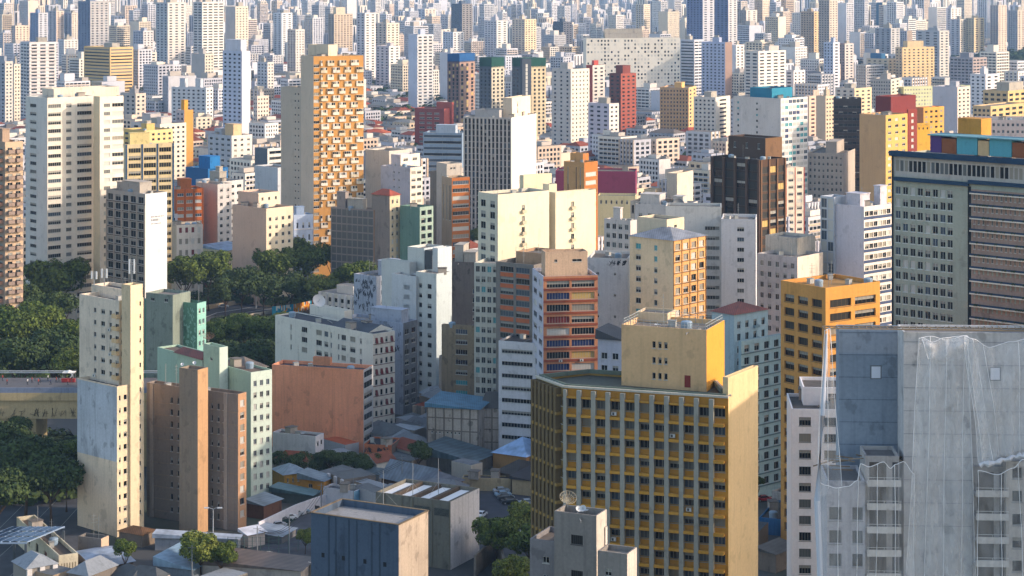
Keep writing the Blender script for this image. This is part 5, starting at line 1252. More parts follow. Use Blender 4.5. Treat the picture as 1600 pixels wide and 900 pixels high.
def asphalt_mat(h):
    m, t, p = nmat('asphalt ' + h); N, L = t.nodes.new, t.links.new
    g = N('ShaderNodeNewGeometry'); n = N('ShaderNodeTexNoise'); n.inputs['Scale'].default_value = .25; n.inputs['Detail'].default_value = 8
    L(g.outputs['Position'], n.inputs['Vector']); r = N('ShaderNodeMapRange'); r.inputs[1].default_value = .35; r.inputs[2].default_value = .7; r.inputs[3].default_value = .75; r.inputs[4].default_value = 1.3
    L(n.outputs[0], r.inputs[0]); v = N('ShaderNodeVectorMath'); v.operation = 'SCALE'; v.inputs[0].default_value = lin(h)[:3]; L(r.outputs[0], v.inputs['Scale'])
    L(v.outputs[0], p.inputs['Base Color']); p.inputs['Roughness'].default_value = .85; return m
ASP = asphalt_mat('#45464b')
def sheet_mesh_ground():
    b = MB(); b.face([(-14000, -400, 0), (14000, -400, 0), (14000, 26000, 0), (-14000, 26000, 0)], ground_mat()); o = b.build('ground'); o['kind'] = 'structure'
sheet_mesh_ground()
grass = asphalt_mat('#3c4a22')
HC = (705., 2480., 175., 400., 28.)                    # wooded hill on the right: centre, radii, height
def hill_z(x, y):
    q = ((x - HC[0]) / HC[2]) ** 2 + ((y - HC[1]) / HC[3]) ** 2
    return HC[4] * (1 - q) ** 1.5 if q < 1 else 0.
def hill():
    b = MB(); n = 28; m = asphalt_mat('#2f3d1c')
    P = lambda i, j: (lambda x, y: (x, y, hill_z(x, y) - .3))(HC[0] - HC[2] + 2 * HC[2] * i / n, HC[1] - HC[3] + 2 * HC[3] * j / n)
    for i in range(n):
        for j in range(n): b.face([P(i, j), P(i + 1, j), P(i + 1, j + 1), P(i, j + 1)], m)
    o = b.build('hill', smooth=True); o['kind'] = 'structure'
hill()
sheet('lawn', [gp(-60, 700), gp(110, 600), gp(330, 590), gp(480, 610), gp(470, 500), gp(330, 512), gp(300, 425), gp(-60, 440)], .006, grass)
sheet('grass_bank', [gp(330, 512), gp(470, 500), gp(570, 478), gp(560, 470), gp(470, 492), gp(400, 495)], .012, asphalt_mat('#55682c'))
sheet('parking_lot', [gp(744, 868), gp(744, 772), gp(800, 768), gp(880, 790), gp(880, 868)], .006, asphalt_mat('#3a3b42'))
sheet('parking_lot', [gp(395, 868), gp(470, 806), gp(560, 786), gp(560, 868)], .006, asphalt_mat('#44454c'))
def ribbon(name, pts, w, z, mt, off=0.):
    P = [Vector(gp(*p)) for p in pts]; b = MB(); row = []
    for i, p in enumerate(P):
        d = (P[min(i + 1, len(P) - 1)] - P[max(i - 1, 0)]).normalized(); n = Vector((-d.y, d.x))
        row.append((p + n * (off + w / 2), p + n * (off - w / 2)))
    for a, e in zip(row, row[1:]): b.face([(a[1].x, a[1].y, z), (e[1].x, e[1].y, z), (e[0].x, e[0].y, z), (a[0].x, a[0].y, z)], mt)
    o = b.build(name); o['kind'] = 'structure'; return row
road = [(290, 530), (318, 503), (350, 490), (400, 482), (450, 476), (500, 470), (560, 463)]
ribbon('road', road, 24, .018, ASP)
WHT = flat('#c9c9c4', .7)
ribbon('lane_marking', road, .5, .024, WHT, 3.5); ribbon('lane_marking', road, .5, .024, WHT, -4.5)
def kerb(name, label, pts, off, h, t, col, cat='wall'):
    P = [Vector(gp(*p)) for p in pts]; o = P[0].copy(); b = MB(); row = []
    for i, p in enumerate(P):
        d = (P[min(i + 1, len(P) - 1)] - P[max(i - 1, 0)]).normalized(); n = Vector((-d.y, d.x)); row.append((p + n * (off + t / 2) - o, p + n * (off - t / 2) - o))
    for a, e in zip(row, row[1:]): b.prism([a[1], e[1], e[0], a[0]], 0, h, wall(col, .5))
    return tag(b.build(name, None, (o.x, o.y, 0)), label, cat)
kerb('retaining_wall', 'low pale retaining wall on the far side of the curving road', road, 13, 1.6, .6, '#b3a58c')
kerb('parapet', 'concrete kerb parapet on the near side of the curving road', road[:5], -13, 1.1, .6, '#a9a396', 'parapet')
def mural():
    P = [Vector(gp(*p)) for p in [(425, 492), (460, 488), (488, 482)]]; o = P[0]; b = MB(); rg = random.Random(8)
    cols = ['#1f7a8c', '#2b8fae', '#c9c4b4', '#d98a1c', '#e09a22', '#b5541c', '#2a3a6a', '#d9a02c', '#3a8f84']
    n = 36
    for i in range(n):
        f = i / n * 2; k = min(1, int(f)); a = P[k].lerp(P[k + 1], f - k) - o; f2 = (i + 1) / n * 2; k2 = min(1, int(f2 - 1e-6)); e = P[k2].lerp(P[k2 + 1], f2 - k2) - o
        h0 = 0
        for j in range(3):
            h1 = h0 + rg.uniform(.6, 1.5) if j < 2 else 3.2
            c = cols[min(8, max(0, int(rg.gauss(1.2 if i < 17 else 4, 1.2))))]
            d = (e - a).normalized(); nn = Vector((d.y, -d.x)) * .3
            b.prism([a, a + nn, e + nn, e][::-1], h0, h1, flat(c, .8)); h0 = h1
    tag(b.build('mural_wall', None, (o.x, o.y, 0)), 'wall painted with a turquoise and orange mural below the curving road', 'wall')
mural()
avenue = [(-40, 905), (30, 842), (80, 790), (118, 752), (140, 730)]
ribbon('avenue', avenue, 30, .008, ASP)
for of in (-7, 0, 7): ribbon('lane_marking', avenue, .16, .014, flat('#8f8f8a', .8), of)

# ---------------------------------------------------------------- viaduct
def viaduct():
    D = 540.; k = D / FP
    x0, x1 = PX(-60, D), PX(260, D); zt = ZY(606, D); o = Vector((x0, D))
    root = empty('viaduct', (x0, D, 0), 'concrete viaduct with graffitied girder and grey blue parapet left of the slim cream tower', 'bridge')
    Lx = x1 - x0; co = wall('#b3a37e', .55)
    b = MB(); b.box(0, Lx, 1.2, 15, zt - 1.2, zt - .3, wall('#5d5c5e', .4)); b.build('deck', root)
    b = MB(); b.box(0, Lx, 0, 1.19, ZY(626, D), ZY(614, D) - .004, co); b.build('cornice', root)
    b = MB(); b.box(0, Lx, .6, 1.8, ZY(655, D), ZY(626, D) - .004, co); b.build('girder', root)
    b = MB(); b.box(0, Lx, .1, .35, ZY(614, D), zt, wall('#76839a', .4)); b.build('parapet', root)
    b = MB(); xa = PX(55, D) - x0; b.box(0, xa, .9, 14, 0, ZY(655, D) - .004, wall('#a0936f', .6)); b.build('abutment', root)
    b = MB(); b.box(Lx - 14, Lx, .9, 14, 0, ZY(655, D) - .004, wall('#a0936f', .6)); b.build('abutment', root)
    g = flat('#23201d', .9); rg = random.Random(12); b = MB()     # tall angular strokes of paint
    zb, zh = ZY(653, D), 2.6
    for i, px in enumerate((3, 20, 34, 51, 58, 70, 84, 98, 113)):
        x = PX(px, D) - x0
        for s in range(rg.randint(2, 4) if i > 2 else 2):
            a = x + rg.uniform(-.9, .9); e = x + rg.uniform(-.9, .9)
            b.bar((a, .57, zb + rg.uniform(0, .5)), (e, .57, zb + zh * rg.uniform(.6, 1)), .2, g, .04)
        b.bar((x - .8, .565, zb + rg.uniform(.3, 1.6)), (x + .8, .565, zb + rg.uniform(.3, 1.8)), .18, g, .04)
    b.build('graffiti', root)
    rail = flat('#b8bcc0', .4)
    for xs, xe in ((-5, PX(88, D) - x0), (PX(118, D) - x0, Lx)):     # rounded guard rails along the far side
        for y, h in ((14.6, 1.6), (14.9, 1.1)):
            b = MB()
            if xs < 0: pts = [(xs, y, zt + h), (xe, y, zt + h), (xe + .9, y, zt + h - .35), (xe + 1.1, y, zt + h - .9), (xe + .5, y, zt - .2)]
            else: pts = [(xs + .5, y, zt - .2), (xs - .1, y, zt + h - .9), (xs + .2, y, zt + h - .3), (xs + 1, y, zt + h), (xe, y, zt + h)]
            b.tube(pts, .13, rail, 6); b.build('guard_rail', root)
    return D, x0, zt
VD, VX, VZ = viaduct()

# ---------------------------------------------------------------- people
def person_mesh(shirt, trousers, seed):
    """one skinned body grown from joints, legs mid-stride"""
    me = bpy.data.meshes.new('person'); s = .22
    v = [(0, 0, .95), (0, 0, 1.2), (0, 0, 1.42), (0, 0, 1.52), (0, .01, 1.66), (.1, 0, .9), (.12, s, .5), (.12, s * .6, .06), (.12, s * .6 - .16, .03),
         (-.1, 0, .9), (-.12, -s * .3, .5), (-.12, -s, .08), (-.12, -s - .14, .04), (.2, 0, 1.4), (.26, -.1, 1.15), (.27, -.18, .9), (-.2, 0, 1.4), (-.26, .08, 1.15), (-.27, .02, .9)]
    e = [(0, 1), (1, 2), (2, 3), (3, 4), (0, 5), (5, 6), (6, 7), (7, 8), (0, 9), (9, 10), (10, 11), (11, 12), (2, 13), (13, 14), (14, 15), (2, 16), (16, 17), (17, 18)]
    r = [.15, .15, .15, .06, .11, .09, .065, .05, .045, .09, .065, .05, .045, .06, .045, .04, .06, .045, .04]
    me.from_pydata(v, e, [])
    o = bpy.data.objects.new('person', me); C.objects.link(o)
    m = o.modifiers.new('skin', 'SKIN')
    sv = me.skin_vertices[0].data
    for i, q in enumerate(r): sv[i].radius = (q, q)
    sv[0].use_root = True
    o.modifiers.new('sub', 'SUBSURF').levels = 1
    dg = bpy.context.evaluated_depsgraph_get(); n = bpy.data.meshes.new_from_object(o.evaluated_get(dg))
    bpy.data.objects.remove(o)
    n.materials.clear()
    for c in (shirt, trousers, '#7a5340', '#1c1512'): n.materials.append(flat(c, .8))
    for p in n.polygons:
        z = p.center.z; x = abs(p.center.x)
        p.material_index = 3 if z > 1.68 else 2 if z > 1.47 or (x > .2 and z < 1.2 and z > .8) else 0 if z > .93 else 1 if z > .1 else 3
        p.use_smooth = True
    return n
def people():
    rg = random.Random(3)
    looks = [('red', '#8f2a26', '#23262e'), ('dark blue', '#23345c', '#1e1e22'), ('white', '#c9c9c6', '#2a2c34'), ('black', '#1b1b1e', '#3a3d48')]
    ms = [person_mesh(a, b, 1) for _, a, b in looks]
    spots = [(43, 'white'), (50, 'red'), (55, 'black'), (60, 'red'), (62.5, 'dark blue'), (75, 'white'), (79, 'dark blue'), (88, 'red'), (92, 'black'), (106, 'red'), (112, 'black'), (4, 'red'), (11, 'red')]
    seen = {}
    rel = ['leftmost walker in %s', 'walker in %s next along']
    for i, (px, c) in enumerate(spots):
        k = [l[0] for l in looks].index(c)
        y = 545.5 + (i % 3) * 2.6
        o = link('person', ms[k], None, (PX(px, y), y, VZ - .3), rg.choice((1.4, -1.5, 1.7)))
        o.location.z = VZ - .3
        where = ['by the left edge', 'past the middle', 'near the slim cream tower'][0 if px < 45 else 1 if px < 85 else 2]
        n = seen.get((c, where), 0); seen[(c, where)] = n + 1
        tag(o, f"person in {c} top {['walking', 'walking behind another', 'walking last'][n]} on viaduct {where}", 'person', 'people walking on the viaduct')
    b = MB(); b.prism([(-1.4, -1.2), (1.4, -1.2), (1.4, 1.2), (-1.4, 1.2)], 2.3, 2.5, flat('#b3322c', .7))
    x = PX(108, 550)
    st = empty('market_stall', (x, 550, VZ - .3), 'small street stall with white canopy and red counter on the viaduct', 'stall')
    b = MB()
    for a, e in ((-1.4, -1.1), (1.4, -1.1), (1.4, 1.1), (-1.4, 1.1)): b.bar((a, e, 0), (a, e, 2.4), .08, flat('#9a9a98', .5))
    b.build('frame', st)
    b = MB(); b.box(-1.6, 1.6, -1.3, 1.3, 2.42, 2.6, flat('#d9d5cc', .7)); b.lathe([(1.6, 2.6), (.1, 3.1)], flat('#d9d5cc', .7), (0, 0, 0), 4); b.build('canopy', st)
    b = MB(); b.box(-1.8, 1.8, -1.3, -.5, .02, 1.0, flat('#9c2a26', .7)); b.build('counter', st)
people()

# ---------------------------------------------------------------- cars
_car = {}
def car(px, py, rz, col, label, z=0., group='cars parked in the car parks'):
    x, y = gp(px, py, z)
    names = {'silver': '#a9adb2', 'white': '#d6d8da', 'black': '#15171a', 'dark grey': '#3a3d42', 'pale blue': '#8fa9bd', 'red': '#8f1a1c', 'dark green': '#1f3a34'}
    if col in _car:
        o = dup(_car[col], (x, y, z + .03), rz, label); o['group'] = group; return o
    root = empty('car', (x, y, z + .03), label, 'car', group, rz); _car[col] = root
    paint = flat(names[col], .28, 0, .6, 'car paint ' + col); gl = flat('#14181d', .08, 0, .7); bl = flat('#101012', .7)
    prof = [(-2.1, .35), (-2.12, .75), (-1.95, .95), (-1.35, 1.02), (-.85, 1.42), (.55, 1.44), (1.15, 1.0), (1.95, .86), (2.12, .6), (2.1, .33)]
    b = MB(); n = len(prof)
    def sec(yy, t): return [(p[0] * (1 - t * .04), yy * (1 - .2 * max(0, (p[1] - .95)) / .5), p[1]) for p in prof]
    a, e, m0, m1 = sec(-.82, 1), sec(.82, 1), sec(-.72, 1), sec(.72, 1)
    for i in range(n):
        j = (i + 1) % n; b.face([a[i], a[j], e[j], e[i]][::-1], paint)
    b.face(a, paint); b.face(e[::-1], paint); b.build('body', root)
    b = MB()
    for s in (-1, 1):
        y0 = .79 * s
        q = [(-1.3, y0 * 1.0, 1.0), (1.0, y0 * 1.0, 1.0), (.5, y0 * .83, 1.38), (-.8, y0 * .83, 1.38)]
        q = [(p[0], p[1] + .035 * s, p[2]) for p in q]
        b.face(q if s < 0 else q[::-1], gl)
    b.face([(.62, -.62, 1.4), (1.13, -.7, 1.03), (1.13, .7, 1.03), (.62, .62, 1.4)], gl); b.face([(-.9, .6, 1.4), (-1.32, .7, 1.06), (-1.32, -.7, 1.06), (-.9, -.6, 1.4)], gl)
    for f in b.f[2:]:
        pass
    b.v = [(v[0] + (.02 if v[0] > .6 else -.02 if v[0] < -.85 else 0), v[1], v[2] + .02) for v in b.v]
    b.build('window', root)
    wm = MB(); 
    for t in (0,): 
        ring = [(.32 * math.cos(6.2832 * k / 14), .32 * math.sin(6.2832 * k / 14)) for k in range(14)]
        for k in range(14):
            p, q = ring[k], ring[(k + 1) % 14]; wm.face([(p[0], -.1, p[1]), (q[0], -.1, q[1]), (q[0], .1, q[1]), (p[0], .1, p[1])], bl)
        wm.face([(p[0], -.1, p[1]) for p in ring], bl); wm.face([(p[0], .1, p[1]) for p in ring[::-1]], bl)
        wm.face([(p[0] * .6, -.105, p[1] * .6) for p in ring], flat('#8c8f93', .4)); wm.face([(p[0] * .6, .105, p[1] * .6) for p in ring[::-1]], flat('#8c8f93', .4))
    me = wm.mesh('wheel')
    for wx in (-1.3, 1.3):
        for wy in (-.78, .78): link('wheel', me, root, (wx, wy, .3))
    b = MB(); b.box(-.12, .12, -.2, .2, -.07, .07, flat('#e6e6dc', .2)); hm = b.mesh('headlight')
    for wy in (-.58, .58): link('headlight', hm, root, (2.0, wy, .72))
    return root
c = [(424, 830, .5, 'white', 'white car nearest the pale canopy in the walled car park'), (434, 824, .5, 'silver', 'silver car second from the front in the walled car park'), (443, 817, .5, 'dark green', 'dark green car in the middle of the walled car park'),
     (452, 812, .5, 'white', 'white car behind the dark green car in the walled car park'), (462, 806, .5, 'silver', 'silver car fourth along the white boundary wall'), (470, 802, .5, 'pale blue', 'pale blue car near the top of the walled car park'), (486, 797, .5, 'black', 'black car last in the row by the white boundary wall'),
     (783, 770, .25, 'silver', 'silver car first in the row below the beige wall'), (786, 776, .25, 'pale blue', 'pale blue car second in the row below the beige wall'), (790, 781, .25, 'dark grey', 'dark grey car third in the row below the beige wall'), (796, 787, .25, 'black', 'black car last in the row below the beige wall'),
     (824, 789, .2, 'silver', 'silver car closest to the carport beside the mustard office block'), (822, 796, .2, 'dark green', 'dark green car in the right hand parking row'), (824, 803, .2, 'pale blue', 'pale blue car low in the right hand parking row'), (822, 810, .2, 'white', 'white car partly under the tree by the parking row'),
     (752, 808, 1.2, 'white', 'white car at the corner of the olive grey warehouse'), (1194, 783, .2, 'red', 'red car between mustard office block and golden ochre tower'), (402, 876, .1, 'pale blue', 'pale blue car behind the wire fence above the low wall'), (800, 834, .1, 'white', 'white car beneath the low green trees by the yard')]
for a in c: car(*a)
for a in [(349, 481, .1, 'silver', 'silver car on the left end of the curving road'), (391, 476, .2, 'black', 'black car in the middle of the curving road'), (413, 475, .2, 'white', 'white car beside the street lamp on the curving road'), (421, 473.5, .2, 'dark grey', 'dark grey car close behind the white car on the curving road'),
          (459, 469, .15, 'white', 'white car on the right stretch of the curving road'), (485, 466, .15, 'silver', 'silver car disappearing right under the trees on the curving road')]: car(*a, group='cars driving on the curving road')

# ---------------------------------------------------------------- lamps, masts, dishes
def lamp(px, yt, yb, label, arms=2):
    x, y = gp(px, yb); h = ZY(yt, y); root = empty('street_lamp', (x, y, 0), label, 'street lamp', 'street lamps'); m = flat('#a7aaac', .4)
    b = MB(); b.tube([(0, 0, 0), (0, 0, h)], [.16, .08], m, 8); b.build('pole', root)
    for s in ((-1, 1) if arms == 2 else (1,)):
        b = MB(); b.tube([(0, 0, h - .1), (s * .8, 0, h + .25), (s * 1.5, 0, h + .2)], .06, m, 6); b.build('arm', root)
        b = MB(); b.box(s * 1.5 - .55, s * 1.5 + .55, -.22, .22, h + .1, h + .34, flat('#c9ccd0', .4)); b.build('lamp_head', root)
lamp(333, 795, 852, 'double armed grey street lamp in front of the brown banded block')
lamp(400, 436, 482, 'tall double street lamp beside the white car on the curving road')
lamp(68, 466, 530, 'grey street lamp among the park trees by the left edge')
lamp(119, 457, 520, 'street lamp among the dark trees left of the slim cream tower')
def mast(px, yt, yb, label, w=.12, arms=0, cat='pole', name='pole'):
    x, y = gp(px, yb); h = ZY(yt, y); b = MB(); m = flat('#7f8183', .5); b.tube([(0, 0, 0), (0, 0, h)], [w, w * .7], m, 6)
    for i in range(arms): b.bar((-.9, 0, h - .5 - i * .7), (.9, 0, h - .5 - i * .7), .08, m)
    tag(b.build(name, None, (x, y, 0)), label, cat)
mast(502, 755, 800, 'dark utility pole beside the white and blue trimmed house', .16, 1)
mast(552, 738, 800, 'slim pale pole in front of the white and blue trimmed house')
mast(402, 822, 878, 'brown utility pole rising above the wire fence', .16, 1)
def wire(pts, label):
    P = [Vector(gp(px, yb) + (0,)) + Vector((0, 0, h)) for px, yb, h in pts]; o = P[0].copy(); b = MB(); m = flat('#1c1c1e', .7)
    for a, e in zip(P, P[1:]):
        for k in (0, .5, 1.0):
            q = [a.lerp(e, i / 10) - o + Vector((k, 0, -k * .4 - 1.2 * 4 * (i / 10) * (1 - i / 10))) for i in range(11)]; b.tube(q, .045, m, 4)
    tag(b.build('power_line', None, o), label, 'power line')
mast(452, 806, 872, 'grey utility pole at the lower end of the walled car park', .15, 1); mast(628, 712, 770, 'utility pole between grey gabled roof and orange annex', .15, 1); mast(300, 852, 915, 'utility pole behind the leafy street tree', .15, 1)
wire([(402, 878, 7.2), (452, 872, 7.6), (502, 800, 6.2), (628, 770, 8.2)], 'three sagging power lines strung between the utility poles above the low roofs')
def roof_mast(px, yt, yr, D, label):
    h0 = ZY(yr, D); h1 = ZY(yt, D); b = MB(); m = flat('#96989a', .5); b.tube([(0, 0, 0), (0, 0, h1 - h0)], [.1, .05], m, 6)
    for s in (-1, 1): b.bar((s * 3.4, 1.5 * s, .05), (0, 0, (h1 - h0) * .5), .035, m)
    tag(b.build('antenna_mast', None, (PX(px, D), D, h0)), label, 'antenna mast')
roof_mast(599, 735, 798, 425, 'guyed pale antenna mast at the left of the slate blue hall roof'); roof_mast(645, 720, 788, 455, 'tall guyed antenna mast over the olive grey warehouse roof'); roof_mast(685, 716, 788, 456, 'second guyed mast over the skylight strips of the olive grey warehouse')
def dish(px, py, D, r, label, col='#c9cbcd', mesh=False, tilt=.9, rz=0.):
    root = empty('satellite_dish', (PX(px, D), D, ZY(py, D)), label, 'satellite dish', None, rz); m = flat(col, .5)
    b = MB(); n = 16; rg = [[(r * f * math.cos(6.2832 * k / n), r * f * math.sin(6.2832 * k / n), r * .45 * f * f) for k in range(n)] for f in (.05, .35, .7, 1)]
    Mx = Matrix.Translation((0, 0, r * .9)) @ Matrix.Rotation(tilt, 4, 'X')
    rg = [[Mx @ Vector(p) for p in q] for q in rg]
    if mesh:
        for k in range(n):
            for a, e in zip(rg, rg[1:]): b.bar(a[k], e[k], .05, m)
        for q in rg[1:]:
            for k in range(n): b.bar(q[k], q[(k + 1) % n], .05, m)
    else:
        for a, e in zip(rg, rg[1:]):
            for k in range(n): b.face([a[k], a[(k + 1) % n], e[(k + 1) % n], e[k]], m); b.face([p - Vector((0, -.0, 0)) + Mx.to_3x3() @ Vector((0, 0, -.04)) for p in (e[k], e[(k + 1) % n], a[(k + 1) % n], a[k])], m)
    b.build('reflector', root)
    b = MB(); b.bar((0, 0, -.02), (0, 0, r * .9), .12, flat('#77797b', .5)); b.bar(Mx @ Vector((0, 0, 0)), Mx @ Vector((0, 0, r * .8)), .06, flat('#77797b', .5)); b.build('mount', root)
dish(887, 793, 326, 1.35, 'big open mesh satellite dish on top of the bare grey stair tower', '#b5a88f', True, .6, .2)
dish(904, 800, 323, .5, 'small white dish beside the big mesh dish', rz=.3); dish(911, 800, 324, .55, 'white dish at the right end of the stair tower roof', rz=-.3)
dish(497, 481, 606, 2.0, 'large white dish on the lift house of the red-shuttered white block', '#cfc9c4', False, 1.0, .5)
dish(326, 536, 500, 1.4, 'rusty mesh dish on the mint block roof tower', '#7a5a48', True, .4)
dish(304, 570, 476, .45, 'small dish at the right on the brown block stair tower'); dish(285, 572, 477, .4, 'small dish at the left on the brown block stair tower')
dish(1032, 505, 384, .5, 'white dish on the railed roof of the cream core tower'); dish(1059, 330, 690, 2.2, 'round dark dish on the white roof-cluttered block', '#5a6068', False, 1.2, .4)
def cell_mast(px, yt, yr, D, label):
    h = ZY(yt, D) - ZY(yr, D); root = empty('cell_mast', (PX(px, D), D, ZY(yr, D)), label, 'cell mast'); b = MB(); b.bar((0, 0, 0), (0, 0, h), .22, flat('#8d9092', .5)); b.build('pole', root)
    for s in (-.55, .55):
        b = MB(); b.box(s - .17, s + .17, -.15, .15, h * .45, h, flat('#d5d8da', .5)); b.build('antenna_panel', root)
for px, yt, D, l in ((147, 424, 486, 'pair of white cell antennas at the left of the slim cream tower roof'), (163, 420, 488, 'white cell antenna mast in the middle of the slim cream tower roof'), (206, 405, 480, 'tall thin cell antenna on the stair tower of the slim cream tower')): cell_mast(px, yt, 446, D, l)
# ---------------------------------------------------------------- trees
def leaf_mat(h, h2):
    m, t, p = nmat('foliage ' + h); N, L = t.nodes.new, t.links.new
    g = N('ShaderNodeNewGeometry'); r = N('ShaderNodeMix'); r.data_type = 'RGBA'
    r.inputs[6].default_value = lin(h); r.inputs[7].default_value = lin(h2)
    L(g.outputs['Random Per Island'], r.inputs[0]); L(r.outputs[2], p.inputs['Base Color'])
    p.inputs['Roughness'].default_value = .7; p.inputs['Specular IOR Level'].default_value = .2
    return m
LEAF = [leaf_mat('#2e3c12', '#62702a'), leaf_mat('#263315', '#46562a'), leaf_mat('#434f1a', '#808638')]
def crown_mesh(seed, n=7500, mat=0, lobes=24, size=.055, flatn=.95):
    rg = random.Random(seed); vs, fs = [], []
    L = []
    for i in range(lobes):
        a = rg.uniform(0, 6.283); rr = math.sqrt(rg.random()) * .7; z = rg.uniform(-.5, .55) * (1 - rr * .5)
        L.append((Vector((rr * math.cos(a), rr * math.sin(a), z * flatn)), rg.uniform(.28, .44)))
    for i in range(n):
        c, r = rg.choice(L)
        d = Vector((rg.gauss(0, 1), rg.gauss(0, 1), rg.gauss(.25, 1))).normalized()
        p = c + Vector((d.x, d.y, d.z * .75)) * r * rg.uniform(.72, 1.06)
        nn = (d + Vector((rg.gauss(0, .5), rg.gauss(0, .5), rg.gauss(.2, .5)))).normalized()
        u = nn.cross(Vector((rg.gauss(0, 1), rg.gauss(0, 1), rg.gauss(0, 1)))).normalized(); v = nn.cross(u)
        s = size * rg.uniform(.6, 1.3); k = len(vs)
        vs += [p + u * s, p + v * s * .7, p - u * s, p - v * s * .7]; fs.append((k, k + 1, k + 2, k + 3))
    me = bpy.data.meshes.new('crown'); me.from_pydata([tuple(v) for v in vs], [], fs); me.materials.append(LEAF[mat]); return me
def trunk_mesh(seed):
    rg = random.Random(seed); b = MB(); m = wall('#4a3b2c', .6)
    b.tube([(0, 0, 0), (rg.uniform(-.03, .03), 0, .35), (rg.uniform(-.05, .05), rg.uniform(-.05, .05), .65)], [.06, .045, .035], m, 8)
    for i in range(6):
        a = i * 1.05 + rg.uniform(-.3, .3); b.tube([(0, 0, .5 + .02 * i), (.3 * math.cos(a), .3 * math.sin(a), .8), (.55 * math.cos(a), .55 * math.sin(a), 1.0 + rg.uniform(-.1, .15))], [.03, .02, .008], m, 5)
    return b.mesh('trunk')
CR = [crown_mesh(1), crown_mesh(2, mat=1), crown_mesh(3, mat=0, lobes=30), crown_mesh(4, mat=2, lobes=18), crown_mesh(5, mat=1, lobes=26, flatn=.6)]
TK = [trunk_mesh(1), trunk_mesh(2)]
def tree(name, label, px, py, r, yb, kind=0, sz=1., group=None, cat='tree'):
    D = DY(yb); x = PX(px, D); R_ = r * 1.18 * D / FP; zc = ZY(py, D)
    root = empty(name, (x, D, 0), label, cat, group, rnd.uniform(0, 6))
    o = link('crown', CR[kind], root, (0, 0, zc)); o.scale = (R_, R_, R_ * sz)
    t = link('trunk', TK[int(rnd.random() * 2)], root); q = max(.5, zc); t.scale = (R_ * .8, R_ * .8, q * .85)
    return root
tr = [('broad bright green tree at left below the massive cream slab tower', 88, 437, 46, 520, 0), ('dark tree between the bright broad tree and the massive cream slab tower', 122, 405, 38, 485, 1), ('dark tree in front of the narrow banded office building', 172, 410, 36, 486, 1),
      ('rounded drooping tree at the left foot of the blank white end wall', 288, 425, 34, 490, 0), ('taller rounded tree right of the drooping tree', 326, 418, 34, 486, 0), ('dark low tree under the pinkish corner building', 378, 440, 32, 494, 1),
      ('wide umbrella tree in front of the pinkish corner building', 430, 410, 32, 478, 0), ('tallest umbrella tree left of the red tiled roofs', 474, 402, 36, 470, 2), ('drooping tree over the right stretch of the curving road', 510, 450, 30, 490, 3),
      ('thin leaved tree right of the tallest umbrella tree', 520, 400, 22, 462, 1), ('green tree below the pink gabled house', 556, 430, 30, 492, 0), ('dark understory tree right of the rounded trees', 352, 452, 26, 498, 1), ('dark understory tree under the wide umbrella tree', 412, 448, 28, 492, 1), ('dark understory tree under the tallest umbrella tree', 455, 445, 26, 488, 1),
      ('sunlit edge tree at the left frame edge in the park', 20, 510, 40, 590, 2), ('park tree right of the left lamp', 62, 498, 36, 570, 0), ('dense park tree above the viaduct', 84, 545, 40, 630, 1), ('low park tree next to the slim cream tower', 110, 520, 28, 590, 0), ('park tree at left edge above the viaduct', 30, 560, 42, 640, 1),
      ('yellowish park tree above the guard rail', 112, 568, 30, 640, 3), ('dark tree behind the left lamp', 40, 470, 34, 545, 1), ('dark tree left of the peeling teal block', 95, 478, 30, 545, 1),
      ('park tree right of the peeling teal block', 345, 520, 26, 590, 0), ('round park tree below the curving road', 378, 512, 30, 575, 2), ('park tree between curving road and red-shuttered white block', 415, 515, 28, 580, 0), ('dark park tree left of the red-shuttered white block', 405, 552, 32, 620, 1), ('dark park tree over the mint block roof', 358, 556, 30, 620, 1), ('low tree on the grass bank below the mural', 440, 500, 16, 540, 3),
      ('big dark tree under the viaduct at left', 40, 720, 52, 810, 1), ('flat topped tree over the avenue', 80, 740, 46, 822, 4), ('tree beside the lower wall of the slim cream tower', 104, 712, 36, 800, 0), ('tree at left edge below the viaduct', 8, 690, 40, 790, 1), ('broad tree shading the avenue at left edge', -5, 762, 46, 850, 4), ('small tree in front of the viaduct girder', 30, 668, 24, 745, 1),
      ('leafy street tree in front of the brown banded block', 314, 856, 32, 906, 3), ('bushy tree right of the leafy street tree', 345, 866, 24, 908, 0), ('young street tree at the foot of the slim cream tower', 196, 856, 17, 905, 0),
      ('green tree at the right of the olive grey warehouse', 775, 832, 34, 888, 0), ('bright low tree beside the car park', 820, 808, 28, 858, 3), ('green tree against the mustard office block fins', 832, 848, 36, 905, 0), ('tree at the bottom edge left of the bare grey stair tower', 800, 892, 28, 940, 3), ('small tree by the walled car park', 477, 838, 15, 866, 3),
      ('dark round tree on the roofline left of the tan yellow tower', 1312, 281, 20, 330, 1), ('green tree beside the flat roofed teal building', 660, 376, 17, 412, 0), ('dark tree left of the pinkish corner building', 346, 342, 17, 378, 1), ('small dark tree at the foot of the pale blue block', 1184, 752, 10, 790, 1), ('dark tree right of the beige cube-topped block', 1094, 300, 14, 335, 1), ('dark tree beside the central cream tower', 742, 368, 14, 405, 1), ('dark bush tree by the orange annex', 655, 706, 20, 742, 1)]
for l, px, py, r, yb, k in tr: tree('tree', l, px, py, r, yb, k, 1.0, 'city trees')
for i, (px, r) in enumerate(((440, 18), (466, 20), (492, 22), (516, 18), (540, 22), (566, 20), (586, 14))):
    tree('shrub', f"{['leftmost', 'second', 'third', 'middle', 'fifth', 'sixth', 'rightmost'][i]} dark straggly shrub in the row below the terracotta orange wall", px, 716 + (i % 3) * 4, r, 742 + (i % 2) * 4, 1, .9, 'shrubs below the orange wall', 'shrub')

